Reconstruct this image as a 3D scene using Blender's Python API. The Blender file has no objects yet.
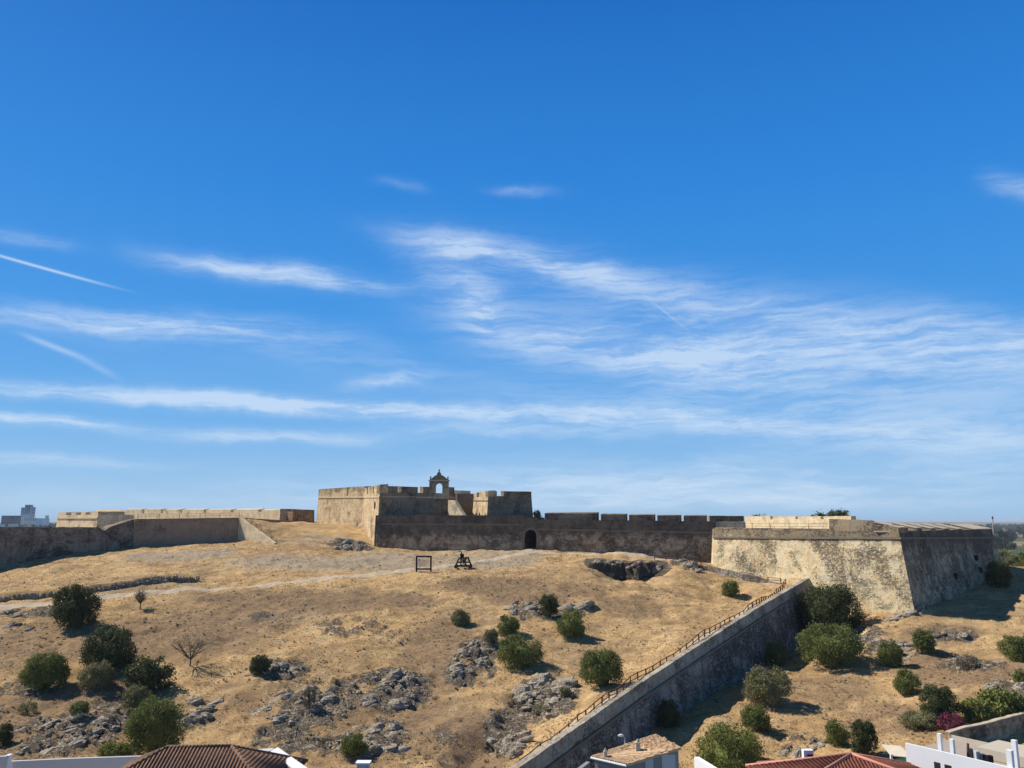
import bpy, math, random
import numpy as np
from mathutils import Vector
rng = np.random.default_rng(7); random.seed(7)
S = bpy.context.scene
COL = S.collection
R = math.radians

# ------------------------------------------------------------------ camera
F = 800.0; PITCH = R(9.65); CP, SP = math.cos(PITCH), math.sin(PITCH)
cam = bpy.data.cameras.new('camera'); camo = bpy.data.objects.new('camera', cam); COL.objects.link(camo)
cam.sensor_width = 36; cam.lens = F / 1024 * 36; cam.clip_start = .5; cam.clip_end = 30000
camo.rotation_euler = (R(90) + PITCH, 0, 0); S.camera = camo

def ray(u, v):
    cx = (u - 512) / F; cy = -(v - 384) / F
    d = CP - cy * SP
    return cx / d, (SP + cy * CP) / d
def P(u, v, Y):
    kx, kz = ray(u, v); return Vector((kx * Y, Y, kz * Y))

# ------------------------------------------------------------------ materials
class NT:
    def __init__(s, name, world=False):
        if world:
            s.m = bpy.data.worlds.new(name)
        else:
            s.m = bpy.data.materials.new(name)
        s.m.use_nodes = True; s.t = s.m.node_tree; s.t.nodes.clear()
    def n(s, typ, **kw):
        nd = s.t.nodes.new(typ)
        for k, v in kw.items():
            if k.startswith('i_'):
                key = k[2:]
                key = int(key) if key.isdigit() else key.replace('_', ' ')
                s.put(nd.inputs[key], v)
            else: setattr(nd, k, v)
        return nd
    def put(s, sock, v):
        if isinstance(v, bpy.types.NodeSocket): s.t.links.new(v, sock)
        elif isinstance(v, (tuple, list)) and len(v) == 3 and sock.type == 'RGBA': sock.default_value = (*v, 1)
        else: sock.default_value = v
    def math(s, op, a, b=0.0, c=None, clamp=False):
        nd = s.t.nodes.new('ShaderNodeMath'); nd.operation = op; nd.use_clamp = clamp
        s.put(nd.inputs[0], a); s.put(nd.inputs[1], b)
        if c is not None: s.put(nd.inputs[2], c)
        return nd.outputs[0]
    def mix(s, f, a, b, mode='MIX'):
        nd = s.t.nodes.new('ShaderNodeMix'); nd.data_type = 'RGBA'; nd.blend_type = mode
        s.put(nd.inputs[0], f); s.put(nd.inputs[6], a); s.put(nd.inputs[7], b); return nd.outputs[2]
    def ramp(s, f, lo, hi):
        nd = s.t.nodes.new('ShaderNodeMapRange'); nd.interpolation_type = 'SMOOTHSTEP'
        s.put(nd.inputs[0], f); nd.inputs[1].default_value = lo; nd.inputs[2].default_value = hi
        return nd.outputs[0]
    def pos(s, sx=1, sy=1, sz=1):
        g = s.t.nodes.new('ShaderNodeNewGeometry').outputs['Position']
        if (sx, sy, sz) == (1, 1, 1): return g
        m = s.t.nodes.new('ShaderNodeVectorMath'); m.operation = 'MULTIPLY'
        s.t.links.new(g, m.inputs[0]); m.inputs[1].default_value = (sx, sy, sz); return m.outputs[0]
    def noise(s, vec, scale, detail=4, rough=.55, dist=0):
        nd = s.n('ShaderNodeTexNoise'); s.put(nd.inputs['Vector'], vec)
        nd.inputs['Scale'].default_value = scale; nd.inputs['Detail'].default_value = detail
        nd.inputs['Roughness'].default_value = rough; nd.inputs['Distortion'].default_value = dist
        return nd.outputs[0]
    def vor(s, vec, scale, feature='F1', out=0):
        nd = s.n('ShaderNodeTexVoronoi'); nd.feature = feature; s.put(nd.inputs['Vector'], vec)
        nd.inputs['Scale'].default_value = scale; return nd.outputs[out]
    def attr(s, name):
        nd = s.n('ShaderNodeAttribute'); nd.attribute_name = name; return nd.outputs['Fac']
    def out(s, col, rough=.9, bump=None, bdist=.1, bstr=.6, spec=.2, **kw):
        b = s.n('ShaderNodeBsdfPrincipled'); s.put(b.inputs['Base Color'], col); s.put(b.inputs['Roughness'], rough)
        b.inputs['Specular IOR Level'].default_value = spec
        for k, v in kw.items(): s.put(b.inputs[k.replace('_', ' ')], v)
        if bump is not None:
            bn = s.n('ShaderNodeBump'); s.put(bn.inputs['Height'], bump); bn.inputs['Strength'].default_value = bstr
            bn.inputs['Distance'].default_value = bdist; s.t.links.new(bn.outputs[0], b.inputs['Normal'])
        o = s.n('ShaderNodeOutputMaterial'); s.t.links.new(b.outputs[0], o.inputs[0]); return s.m

def plain(name, col, rough=.8, var=.15, scale=2.0, spec=.2, metal=0):
    t = NT(name); p = t.pos(); n = t.noise(p, scale, 4)
    c = t.mix(n, tuple(c * (1 - var) for c in col), tuple(min(1, c * (1 + var)) for c in col))
    return t.out(c, rough, n, .02, .3, spec, Metallic=metal)

def rampart(name, light, dark, stain=.5, speck=.5, streak=.3, ochre=(.42, .29, .16), top_z=None, bs=.13, dash=.35, patches=()):
    """lime plaster over rubble: cream render, exposed stones, lichen patches and streaks"""
    t = NT(name); p = t.pos()
    big = t.noise(p, bs, 6, .62, .8); mid = t.noise(p, .55, 5, .6, .4); fine = t.noise(p, 3.2, 4, .7)
    c = t.mix(t.ramp(mid, .42, .62), light, ochre)
    # exposed rubble stones
    wv = t.n('ShaderNodeVectorMath', operation='MULTIPLY'); t.put(wv.inputs[0], p); wv.inputs[1].default_value = (1, 1, 1.6)
    vo = t.vor(wv.outputs[0], 1.9); vc = t.n('ShaderNodeTexVoronoi'); t.put(vc.inputs['Vector'], wv.outputs[0]); vc.inputs['Scale'].default_value = 1.9
    sep = t.n('ShaderNodeSeparateColor'); t.t.links.new(vc.outputs['Color'], sep.inputs[0])
    ms = t.ramp(t.noise(p, .23, 5, .65, .5), .62 - speck * .28, .70 - speck * .2)
    stonec = t.mix(sep.outputs[0], tuple(x * .40 for x in light), tuple(min(.85, x * 1.25) for x in light))
    joint = t.ramp(vo, .52, .30)
    stonec = t.mix(t.math('MULTIPLY', t.math('SUBTRACT', 1.0, joint), .75), stonec, tuple(x * .8 for x in dark))
    c = t.mix(t.math('MULTIPLY', ms, .85), c, stonec)
    # lichen / soot patches
    for (pv_, pr, ps) in patches:
        dv = t.n('ShaderNodeVectorMath', operation='DISTANCE'); t.put(dv.inputs[0], t.pos()); dv.inputs[1].default_value = tuple(pv_)
        big = t.math('ADD', big, t.math('MULTIPLY', t.ramp(dv.outputs['Value'], pr * 1.15, pr * .1), ps * .72))
    sm = t.ramp(t.math('ADD', big, t.math('MULTIPLY', t.math('SUBTRACT', fine, .5), .35)), .66 - stain * .28, .74 - stain * .26)
    c = t.mix(t.math('MULTIPLY', t.math('MULTIPLY', sm, t.ramp(t.noise(t.pos(1, 1, 1.8), 1.5, 5, .75, .3), .36, .56)), .88), c, dark)
    # vertical rain streaks
    st = t.noise(t.pos(1.3, 1.3, .07), 1.0, 4, .6)
    c = t.mix(t.math('MULTIPLY', t.ramp(st, .52, .72), streak), c, dark)
    # courses of repairs
    hz = t.noise(t.pos(.10, .10, 1.3), 1.0, 3, .5)
    c = t.mix(t.math('MULTIPLY', t.ramp(hz, .5, .7), .35), c, tuple(x * .6 for x in ochre))
    if top_z:   # weathered crest of the wall, black crust creeping down from the coping
        sx = t.n('ShaderNodeSeparateXYZ'); t.put(sx.inputs[0], p)
        zz = t.math('ADD', sx.outputs[2], t.math('MULTIPLY', t.math('SUBTRACT', mid, .5), 5.0))
        c = t.mix(t.math('MULTIPLY', t.ramp(zz, top_z[0], top_z[1]), .7), c, dark)
    ds = t.noise(t.pos(.9, .9, 2.6), 1.6, 4, .7, .4)
    c = t.mix(t.math('MULTIPLY', t.math('MULTIPLY', t.ramp(ds, .58, .64), t.ramp(t.noise(p, .18, 3), .40, .58)), dash), c, dark)
    c = t.mix(t.ramp(fine, .45, .75), c, t.mix(.45, c, (0.03, .027, .025)))
    h = t.math('ADD', t.math('MULTIPLY', fine, .6), t.math('MULTIPLY', joint, t.math('MULTIPLY', ms, .6)))
    return t.out(c, .95, h, .12, .7, .1)

M = {}
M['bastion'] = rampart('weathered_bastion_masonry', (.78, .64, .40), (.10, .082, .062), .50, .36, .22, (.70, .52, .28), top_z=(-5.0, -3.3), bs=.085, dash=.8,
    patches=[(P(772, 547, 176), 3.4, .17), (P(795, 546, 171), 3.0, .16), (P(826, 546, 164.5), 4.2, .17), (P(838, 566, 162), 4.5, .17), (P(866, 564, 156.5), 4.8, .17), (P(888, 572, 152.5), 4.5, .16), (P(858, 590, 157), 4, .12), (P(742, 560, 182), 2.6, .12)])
M['bastion_shaded'] = rampart('shaded_stained_masonry', (.54, .43, .29), (.09, .072, .055), .66, .40, .7, (.30, .22, .14), top_z=(-8.5, -3.5))  # darker copy for the unlit right face: painted shade plus lichen stains
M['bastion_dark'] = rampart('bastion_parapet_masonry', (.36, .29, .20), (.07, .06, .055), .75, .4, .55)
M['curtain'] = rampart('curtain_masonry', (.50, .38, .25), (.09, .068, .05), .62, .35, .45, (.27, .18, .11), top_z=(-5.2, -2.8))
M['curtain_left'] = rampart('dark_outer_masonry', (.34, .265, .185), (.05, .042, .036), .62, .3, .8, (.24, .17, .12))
M['brown'] = rampart('brown_render_masonry', (.40, .27, .17), (.20, .14, .10), .35, .12, .35, (.36, .23, .14))
M['pale'] = rampart('pale_render_masonry', (.80, .66, .42), (.30, .24, .17), .12, .15, .12, (.66, .50, .30))
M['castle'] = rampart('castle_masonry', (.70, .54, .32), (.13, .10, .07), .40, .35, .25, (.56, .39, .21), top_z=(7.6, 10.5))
M['castle_dark'] = rampart('castle_front_masonry', (.34, .25, .155), (.08, .06, .045), .6, .35, .4, (.28, .2, .13))  # darker copy of the castle masonry, shade of the fronts in its colour
M['spur'] = rampart('spur_masonry', (.44, .385, .31), (.07, .06, .05), .66, .75, .75, (.26, .22, .175))
M['spur_parapet'] = rampart('spur_parapet_masonry', (.48, .42, .33), (.12, .10, .08), .35, .4, .4, (.38, .31, .22))
M['coping'] = plain('worn_coping_stone', (.50, .42, .31), .9, .3, 1.2)
M['cordon'] = plain('cordon_stone', (.22, .17, .12), .9, .4, .8)
M['cordon_light'] = plain('pale_cordon_stone', (.60, .48, .31), .9, .3, .8)
M['rust'] = plain('rusty_post', (.13, .06, .032), .8, .3, 3)
M['iron'] = plain('black_iron', (.012, .011, .011), .6, .2, 3)
M['timber'] = plain('dark_timber', (.07, .05, .035), .8, .4, 4)
M['white'] = plain('white_limewash', (.80, .80, .79), .85, .04, .7)
M['white_dirty'] = plain('greyed_limewash', (.50, .50, .49), .85, .08, .5)
M['grey'] = plain('grey_render', (.27, .25, .24), .9, .15, .8)
M['terrace'] = plain('terrace_tiles', (.40, .33, .27), .9, .12, .8)
M['beige'] = plain('beige_screed', (.52, .46, .36), .9, .12, .8)
M['glass'] = plain('window_glass', (.03, .035, .04), .15, .1, 1, .5)
M['green_door'] = plain('green_sheet', (.03, .09, .07), .6, .15, 1)
M['opening_shade'] = plain('dark_opening_shade', (.02, .015, .012), .8, .3, 3)  # near-black: gate wood, and painted shade in the round and drain openings
M['bark'] = plain('bark', (.09, .065, .045), .95, .35, 6)
M['concrete'] = plain('far_concrete', (.66, .64, .64), .9, .06, .05)
M['far_dark'] = plain('far_dark_block', (.08, .09, .11), .8, .1, .05)
M['metal'] = plain('galvanised_metal', (.55, .56, .57), .4, .08, 3, .5, .3)

def tile_mat(name, a, b, period, axis):
    t = NT(name); p = t.pos()
    d = t.n('ShaderNodeVectorMath', operation='DOT_PRODUCT'); t.put(d.inputs[0], p); d.inputs[1].default_value = axis
    w = t.math('SINE', t.math('MULTIPLY', d.outputs['Value'], 2 * math.pi / period))
    n = t.noise(p, 1.5, 5, .7); n2 = t.vor(p, 3.2)
    c = t.mix(t.ramp(n, .35, .65), a, b)
    c = t.mix(t.math('MULTIPLY', n2, .35), c, tuple(min(.8, x * 1.7) for x in b))
    return t.out(c, .9, w, .05, .8, .1)
M['tile_brown'] = tile_mat('brown_roof_tile', (.13, .075, .05), (.20, .125, .09), .3, (1, 0, 0))
M['tile_orange'] = tile_mat('old_orange_tile', (.50, .27, .14), (.62, .42, .26), .3, (.3, 1, 0))
M['tile_red'] = tile_mat('red_roof_tile', (.17, .055, .04), (.24, .095, .065), .3, (1, 0, 0))
M['tile_ridge'] = plain('ridge_tile', (.62, .28, .19), .9, .15, 2)

def foliage(name, a, b, yel=(.16, .15, .05)):
    t = NT(name); p = t.pos()
    n = t.noise(p, 1.1, 3, .6); tn = t.attr('tint')
    c = t.mix(t.ramp(n, .35, .65), a, b)
    c = t.mix(t.math('MULTIPLY', t.ramp(tn, .45, 1.0), .6), c, yel)
    b1 = t.n('ShaderNodeBsdfPrincipled'); t.put(b1.inputs['Base Color'], c); b1.inputs['Roughness'].default_value = .75
    b1.inputs['Specular IOR Level'].default_value = .15
    tr = t.n('ShaderNodeBsdfTranslucent'); t.put(tr.inputs[0], c)
    mx = t.n('ShaderNodeMixShader'); mx.inputs[0].default_value = .22
    t.t.links.new(b1.outputs[0], mx.inputs[1]); t.t.links.new(tr.outputs[0], mx.inputs[2])
    o = t.n('ShaderNodeOutputMaterial'); t.t.links.new(mx.outputs[0], o.inputs[0]); return t.m
M['leaf_dark'] = foliage('dark_foliage', (.058, .070, .025), (.095, .11, .040), (.15, .15, .06))
M['leaf_mid'] = foliage('mid_foliage', (.115, .14, .034), (.165, .19, .052), (.25, .25, .09))
M['leaf_olive'] = foliage('olive_foliage', (.165, .16, .07), (.235, .225, .105), (.32, .29, .15))
M['leaf_bright'] = foliage('bright_foliage', (.14, .165, .035), (.20, .22, .055), (.33, .31, .11))
M['leaf_grey'] = foliage('grey_scrub', (.14, .12, .09), (.20, .17, .12), (.26, .22, .16))
M['leaf_scrub'] = foliage('brown_scrub', (.20, .14, .08), (.27, .20, .12), (.17, .16, .08))
M['leaf_pink'] = foliage('magenta_bloom', (.20, .03, .075), (.26, .06, .10), (.09, .10, .04))
M['leaf_far'] = foliage('far_wood', (.020, .038, .020), (.04, .06, .03), (.08, .09, .05))
M['straw'] = foliage('dry_stalks', (.46, .34, .17), (.58, .44, .25), (.32, .23, .13))
def rockmat():
    t = NT('grey_rock'); p = t.pos()
    n = t.noise(p, .9, 5, .65); f = t.noise(p, 4.5, 5, .7); v = t.vor(p, 2.4, 'DISTANCE_TO_EDGE')
    c = t.mix(t.ramp(n, .38, .66), (.30, .25, .185), (.52, .45, .35))
    c = t.mix(t.ramp(f, .56, .72), c, (.10, .09, .08))
    c = t.mix(t.math('MULTIPLY', t.ramp(t.noise(p, .5, 3), .5, .7), .5), c, (.36, .26, .16))
    h = t.math('ADD', f, t.math('MULTIPLY', t.ramp(v, 0, .12), .6))
    return t.out(c, .95, h, .2, .9, .1)
M['rock'] = rockmat()

# ------------------------------------------------------------------ mesh helpers
class MB:
    def __init__(s): s.v = []; s.f = []
    def add(s, vs, fs):
        b = len(s.v); s.v += [tuple(q) for q in vs]; s.f += [tuple(i + b for i in f) for f in fs]
    def prism(s, bot, top):
        n = len(bot)
        s.add(list(bot) + list(top), [tuple(range(n))[::-1], tuple(range(n, 2 * n))] + [(i, (i + 1) % n, n + (i + 1) % n, n + i) for i in range(n)])
    def box(s, c, sx, sy, sz, rz=0):
        ca, sa = math.cos(rz), math.sin(rz); q = []
        for z in (0, sz):
            for a, b in ((-1, -1), (1, -1), (1, 1), (-1, 1)):
                x, y = a * sx / 2, b * sy / 2; q.append((c[0] + x * ca - y * sa, c[1] + x * sa + y * ca, c[2] + z))
        s.prism(q[:4], q[4:])
    def bar(s, a, b, w, h=None):
        """beam of square section between two points"""
        a, b = Vector(a), Vector(b); h = h or w; d = (b - a).normalized()
        up = Vector((0, 0, 1)) if abs(d.z) < .95 else Vector((1, 0, 0))
        r = d.cross(up).normalized() * w / 2; t = r.cross(d).normalized() * h / 2
        s.prism([a - r - t, a + r - t, a + r + t, a - r + t], [b - r - t, b + r - t, b + r + t, b - r + t])
    def tube(s, pts, rad, n=7):
        pts = [Vector(p) for p in pts]; rings = []
        for i, p in enumerate(pts):
            d = (pts[min(i + 1, len(pts) - 1)] - pts[max(i - 1, 0)]).normalized()
            up = Vector((0, 1, 0)) if abs(d.y) < .9 else Vector((1, 0, 0)); a = d.cross(up).normalized(); b = d.cross(a)
            r = rad[i] if isinstance(rad, (list, tuple)) else rad
            rings.append([p + a * math.cos(2 * math.pi * k / n) * r + b * math.sin(2 * math.pi * k / n) * r for k in range(n)])
        vs = [q for r_ in rings for q in r_]; fs = []
        for i in range(len(pts) - 1):
            for k in range(n): fs.append((i * n + k, i * n + (k + 1) % n, (i + 1) * n + (k + 1) % n, (i + 1) * n + k))
        fs += [tuple(range(n))[::-1], tuple(range((len(pts) - 1) * n, len(pts) * n))]
        s.add(vs, fs)
    def build(s, name, mat, parent=None, smooth=False, fix=True):
        me = bpy.data.meshes.new(name); off = parent.matrix_basis.translation if parent and parent.type == 'EMPTY' else Vector((0, 0, 0))
        if parent and parent.parent: off = off + parent.parent.matrix_basis.translation
        me.from_pydata([(a - off.x, b - off.y, c - off.z) for a, b, c in s.v], [], s.f); me.update()
        if fix:
            import bmesh
            bm = bmesh.new(); bm.from_mesh(me); bmesh.ops.recalc_face_normals(bm, faces=bm.faces); bm.to_mesh(me); bm.free()
        me.materials.append(M[mat] if isinstance(mat, str) else mat)
        if smooth: me.polygons.foreach_set('use_smooth', [True] * len(me.polygons))
        o = bpy.data.objects.new(name, me); COL.objects.link(o)
        if parent: o.parent = parent
        return o
def root(name, loc, label, cat, group=None):
    o = bpy.data.objects.new(name, None); COL.objects.link(o); o.location = loc; o.empty_display_size = .5
    o['label'] = label; o['category'] = cat; o['kind'] = 'thing'
    group = group or {'bush': 'bushes scattered over the hillside', 'dry_shrub': 'leafless shrubs on the slope', 'rock_outcrop': 'rock outcrops on the slope', 'post_and_rail_fence': 'post and rail fences of the fort', 'apartment_block': 'town buildings on the horizon',
                      'oak_tree': 'trees at the end of the spur wall', 'prickly_pear': 'prickly pear clumps above the garden wall', 'garden_wall': 'grey garden walls at the bottom left', 'farm_shed': 'white sheds above the outer wall', 'yard_wall': 'yard walls beside the old tiled house'}.get(name)
    if name == 'tree' and not group: group = 'tree tops above the bastion'
    if group: o['group'] = group
    bpy.context.view_layer.update() if False else None
    o.matrix_basis.translation = Vector(loc)
    return o
def tag(o, label, cat, group=None):
    o['label'] = label; o['category'] = cat
    if group: o['group'] = group
    return o

# worn wall slab following a polyline of (x,y,ztop,zbot); outward normal is to the right of travel seen from above
def slab(mb, pts, thick, batter=0.0, seg=1.5, jt=.07, jf=.03, seed=0):
    r = random.Random(seed); out = []
    for i in range(len(pts) - 1):
        a, b = pts[i], pts[i + 1]; L = math.hypot(b[0] - a[0], b[1] - a[1]); n = max(1, int(L / seg))
        for k in range(n + (i == len(pts) - 2)):
            f = k / n; out.append([a[j] + (b[j] - a[j]) * f for j in range(4)])
    nr = []
    for i in range(len(out)):
        a, b = out[max(0, i - 1)], out[min(len(out) - 1, i + 1)]; dx, dy = b[0] - a[0], b[1] - a[1]; l = math.hypot(dx, dy)
        nr.append((dy / l, -dx / l))
    rings = []
    for i, (x, y, zt, zb) in enumerate(out):
        nx, ny = nr[i]; e = 0 < i < len(out) - 1
        t = zt + (r.uniform(-jt, jt) if e else 0); f = r.uniform(-jf, jf) if e else 0; h = t - zb
        rings.append([(x + nx * (f + batter * h), y + ny * (f + batter * h), zb), (x + nx * f, y + ny * f, t),
                      (x - nx * thick, y - ny * thick, t + r.uniform(-jt, jt) * .5), (x - nx * thick, y - ny * thick, zb)])
    vs = [q for g in rings for q in g]; fs = []
    for i in range(len(rings) - 1):
        for k in range(4): fs.append((i * 4 + k, i * 4 + (k + 1) % 4, i * 4 + 4 + (k + 1) % 4, i * 4 + 4 + k))
    m = (len(rings) - 1) * 4; fs += [(0, 1, 2, 3), (m + 3, m + 2, m + 1, m)]
    mb.add(vs, fs)
def offpoly(poly, d):
    """poly (x,y) counter-clockwise seen from above, pushed outwards by d[i] per edge"""
    n = len(poly); out = []
    for i in range(n):
        p0, p1, p2 = poly[i - 1], poly[i], poly[(i + 1) % n]
        def nrm(a, b):
            dx, dy = b[0] - a[0], b[1] - a[1]; l = math.hypot(dx, dy); return dy / l, -dx / l
        n1, n2 = nrm(p0, p1), nrm(p1, p2); c = max(.25, 1 + n1[0] * n2[0] + n1[1] * n2[1]); dd = d
        out.append((p1[0] + (n1[0] + n2[0]) / c * dd, p1[1] + (n1[1] + n2[1]) / c * dd))
    return out
def mass(mb, poly, zt, zb, batter):
    b = offpoly(poly, batter * (zt - zb)); mb.prism([(x, y, zb) for x, y in b], [(x, y, zt) for x, y in poly])
def at(mb, path, f0, f1, ztop, zbot, thick, off=0, slope=0):
    """block on a straight run path=(A,B) between fractions, thickness inwards, top sloping outwards by slope"""
    A, B = path; dx, dy = B[0] - A[0], B[1] - A[1]; l = math.hypot(dx, dy); nx, ny = dy / l, -dx / l
    def q(f, o): return (A[0] + dx * f + nx * o, A[1] + dy * f + ny * o)
    c = [q(f0, off), q(f1, off), q(f1, off - thick), q(f0, off - thick)]
    zt = [ztop - slope, ztop - slope, ztop, ztop]
    if abs(f1 - f0) < .5 and ztop - zbot > .6: zt = [z_ + random.uniform(-.09, .05) for z_ in zt]
    mb.prism([(x, y, zbot) for x, y in c], [(x, y, z) for (x, y), z in zip(c, zt)])

# ------------------------------------------------------------------ terrain height field
def vn(x, y, seed=0):
    x = np.asarray(x, float); y = np.asarray(y, float)
    xi = np.floor(x).astype(np.int64); yi = np.floor(y).astype(np.int64); fx = x - xi; fy = y - yi
    fx = fx * fx * (3 - 2 * fx); fy = fy * fy * (3 - 2 * fy)
    def h(a, b):
        k = (a * 374761393 + b * 668265263 + seed * 974634777) & 0x7fffffff
        k = ((k ^ (k >> 13)) * 1274126177) & 0x7fffffff
        return ((k ^ (k >> 16)) & 0xffff) / 65535.0
    return (h(xi, yi) * (1 - fx) + h(xi + 1, yi) * fx) * (1 - fy) + (h(xi, yi + 1) * (1 - fx) + h(xi + 1, yi + 1) * fx) * fy
def fbm(x, y, s, oct=4, seed=0, g=.5):
    a = 1; t = 0; w = 0
    for i in range(oct): t = t + a * vn(x / s + i * 17.3, y / s - i * 9.1, seed + i); w += a; a *= g; s /= 2.03
    return t / w
def sst(a, b, x):
    t = np.clip((x - a) / (b - a), 0, 1); return t * t * (3 - 2 * t)

def tps(pts, lam=5e-4):
    A = np.array([(p[0], p[1]) for p in pts]) / 100; z = np.array([p[2] for p in pts]); n = len(A)
    def U(r2): return .5 * r2 * np.log(r2 + 1e-12)
    K = U(((A[:, None] - A[None]) ** 2).sum(-1)) + lam * np.eye(n); Pm = np.c_[np.ones(n), A]
    Mx = np.block([[K, Pm], [Pm.T, np.zeros((3, 3))]]); w = np.linalg.solve(Mx, np.r_[z, 0, 0, 0])
    def f(x, y):
        x = np.asarray(x, float) / 100; y = np.asarray(y, float) / 100; t = w[n] + w[n + 1] * x + w[n + 2] * y
        for i in range(n): t = t + w[i] * U((x - A[i, 0]) ** 2 + (y - A[i, 1]) ** 2)
        return t
    return f
L = []
for u in (-80, 60, 200, 320, 430): L += [(u, 800, 84), (u, 768, 93), (u, 740, 100), (u, 700, 113), (u, 660, 126), (u, 630, 138), (u, 610, 147), (u, 595, 155), (u, 582, 165)]
L += [(-80, 570, 177), (-60, 566, 182), (0, 565, 184), (60, 558, 191), (100, 552, 198), (135, 548, 204), (190, 545, 208), (238, 541, 213), (274, 545, 204), (250, 560, 186),
      (140, 565, 181), (330, 560, 187), (330, 549, 204), (380, 547, 213), (410, 549, 211), (440, 551, 208), (490, 551, 205), (530, 551, 203), (570, 552, 200), (600, 553, 197), (640, 556, 194.5), (680, 560, 191), (713, 563, 189),
      (420, 562, 190), (480, 560, 190), (480, 575, 170), (490, 600, 152), (490, 630, 138), (490, 660, 126), (490, 700, 112), (490, 740, 98),
      (560, 570, 176), (560, 600, 153), (560, 640, 134), (570, 680, 118), (620, 590, 159), (640, 575, 168), (620, 640, 134), (640, 660, 125),
      (680, 575, 174), (680, 600, 156), (690, 630, 140), (740, 585, 169), (740, 600, 159), (715, 574, 181)]
LP = [tuple(P(*q)) for q in L]
# spur wall crest, from the low end outside the frame to the bastion
SPUR = [P(520, 768, 88), P(580, 726, 96.6), P(640, 684, 108.5), P(708, 640, 123.6), P(765, 604, 142), P(810, 578, 163)]
d0 = (SPUR[1] - SPUR[0]) / (SPUR[1] - SPUR[0]).length
SPUR = [SPUR[0] - d0 * 26] + SPUR
for q in SPUR: LP.append((q.x - 1.2, q.y + .95, q.z - .42)); LP.append((q.x - 2.8, q.y + 2.2, q.z - .55))
LP += [(-30, 60, -29.5), (-80, 60, -29.5), (0, 60, -30), (-150, 100, -26), (-150, 150, -15), (-180, 190, -10), (-120, 240, -7), (-40, 240, -5), (20, 240, -6), (70, 230, -8), (60, 182, -11.5), (-60, 300, -3), (70, 300, -12), (-160, 300, -10)]
fL = tps(LP)
Rp = [(713, 563, 189), (800, 622, 160), (830, 640, 150), (658, 732, 110), (688, 709, 117), (716, 688, 127), (742, 676, 134), (778, 655, 145), (720, 768, 98), (800, 745, 103), (760, 700, 118), (800, 690, 122),
      (850, 740, 104), (850, 690, 120), (860, 655, 136), (885, 625, 146), (915, 613, 148), (940, 622, 144), (985, 617, 147), (960, 600, 160), (985, 577, 182), (1020, 640, 135), (1020, 590, 167), (1005, 572, 188), (1016, 567, 196),
      (900, 660, 132), (960, 655, 131), (900, 700, 115), (1000, 700, 107), (940, 725, 101), (900, 745, 96), (1060, 715, 100), (1100, 680, 115), (1100, 620, 145), (1100, 585, 170), (880, 775, 90), (1020, 775, 90), (620, 768, 99), (1060, 572, 195)]
RP = [tuple(P(*q)) for q in Rp]
RP += [(57, 96.3, -25.9), (50, 93.8, -25.8), (64, 100, -25.8), (46, 89, -27), (53, 91, -27), (62, 95, -26.8), (68, 98, -26.6), (50, 99, -24.7), (60, 105, -24.4), (20, 60, -33), (60, 60, -33), (110, 60, -33), (122, 230, -19), (118, 262, -28), (165, 200, -17), (160, 150, -21), (150, 110, -26), (100, 300, -34), (60, 220, -15), (40, 200, -14), (30, 130, -27), (12, 95, -31), (150, 260, -32)]
fR = tps(RP)
Ml = [P(239, 518.5, 215), P(256, 530, 209), P(274, 544, 203.5), P(300, 546, 203), P(330, 548, 204), P(250, 521, 232), P(285, 521, 250), P(316, 523, 256), P(345, 524, 246), P(300, 532, 224), P(340, 536, 222), P(365, 537, 226), P(372, 546, 212), P(385, 550, 212),
      Vector((-45, 275, -1.5)), Vector((-90, 270, -1.5)), Vector((-20, 240, -4)), Vector((-100, 240, 0))]
fM = tps([tuple(q) for q in Ml])
RA, RB = P(239, 517, 215), P(274, 543, 203.5)          # ramp wall crest
CAVE = P(626, 557.5, 185.5)
TERR = [P(-90, 604.5, 151), P(0, 601, 153), P(75, 597.5, 155), P(110, 594.5, 157), P(150, 589, 161), P(200, 582.5, 166.5)]
E0, E1 = P(425, 775, 90), P(512, 690, 115)

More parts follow.
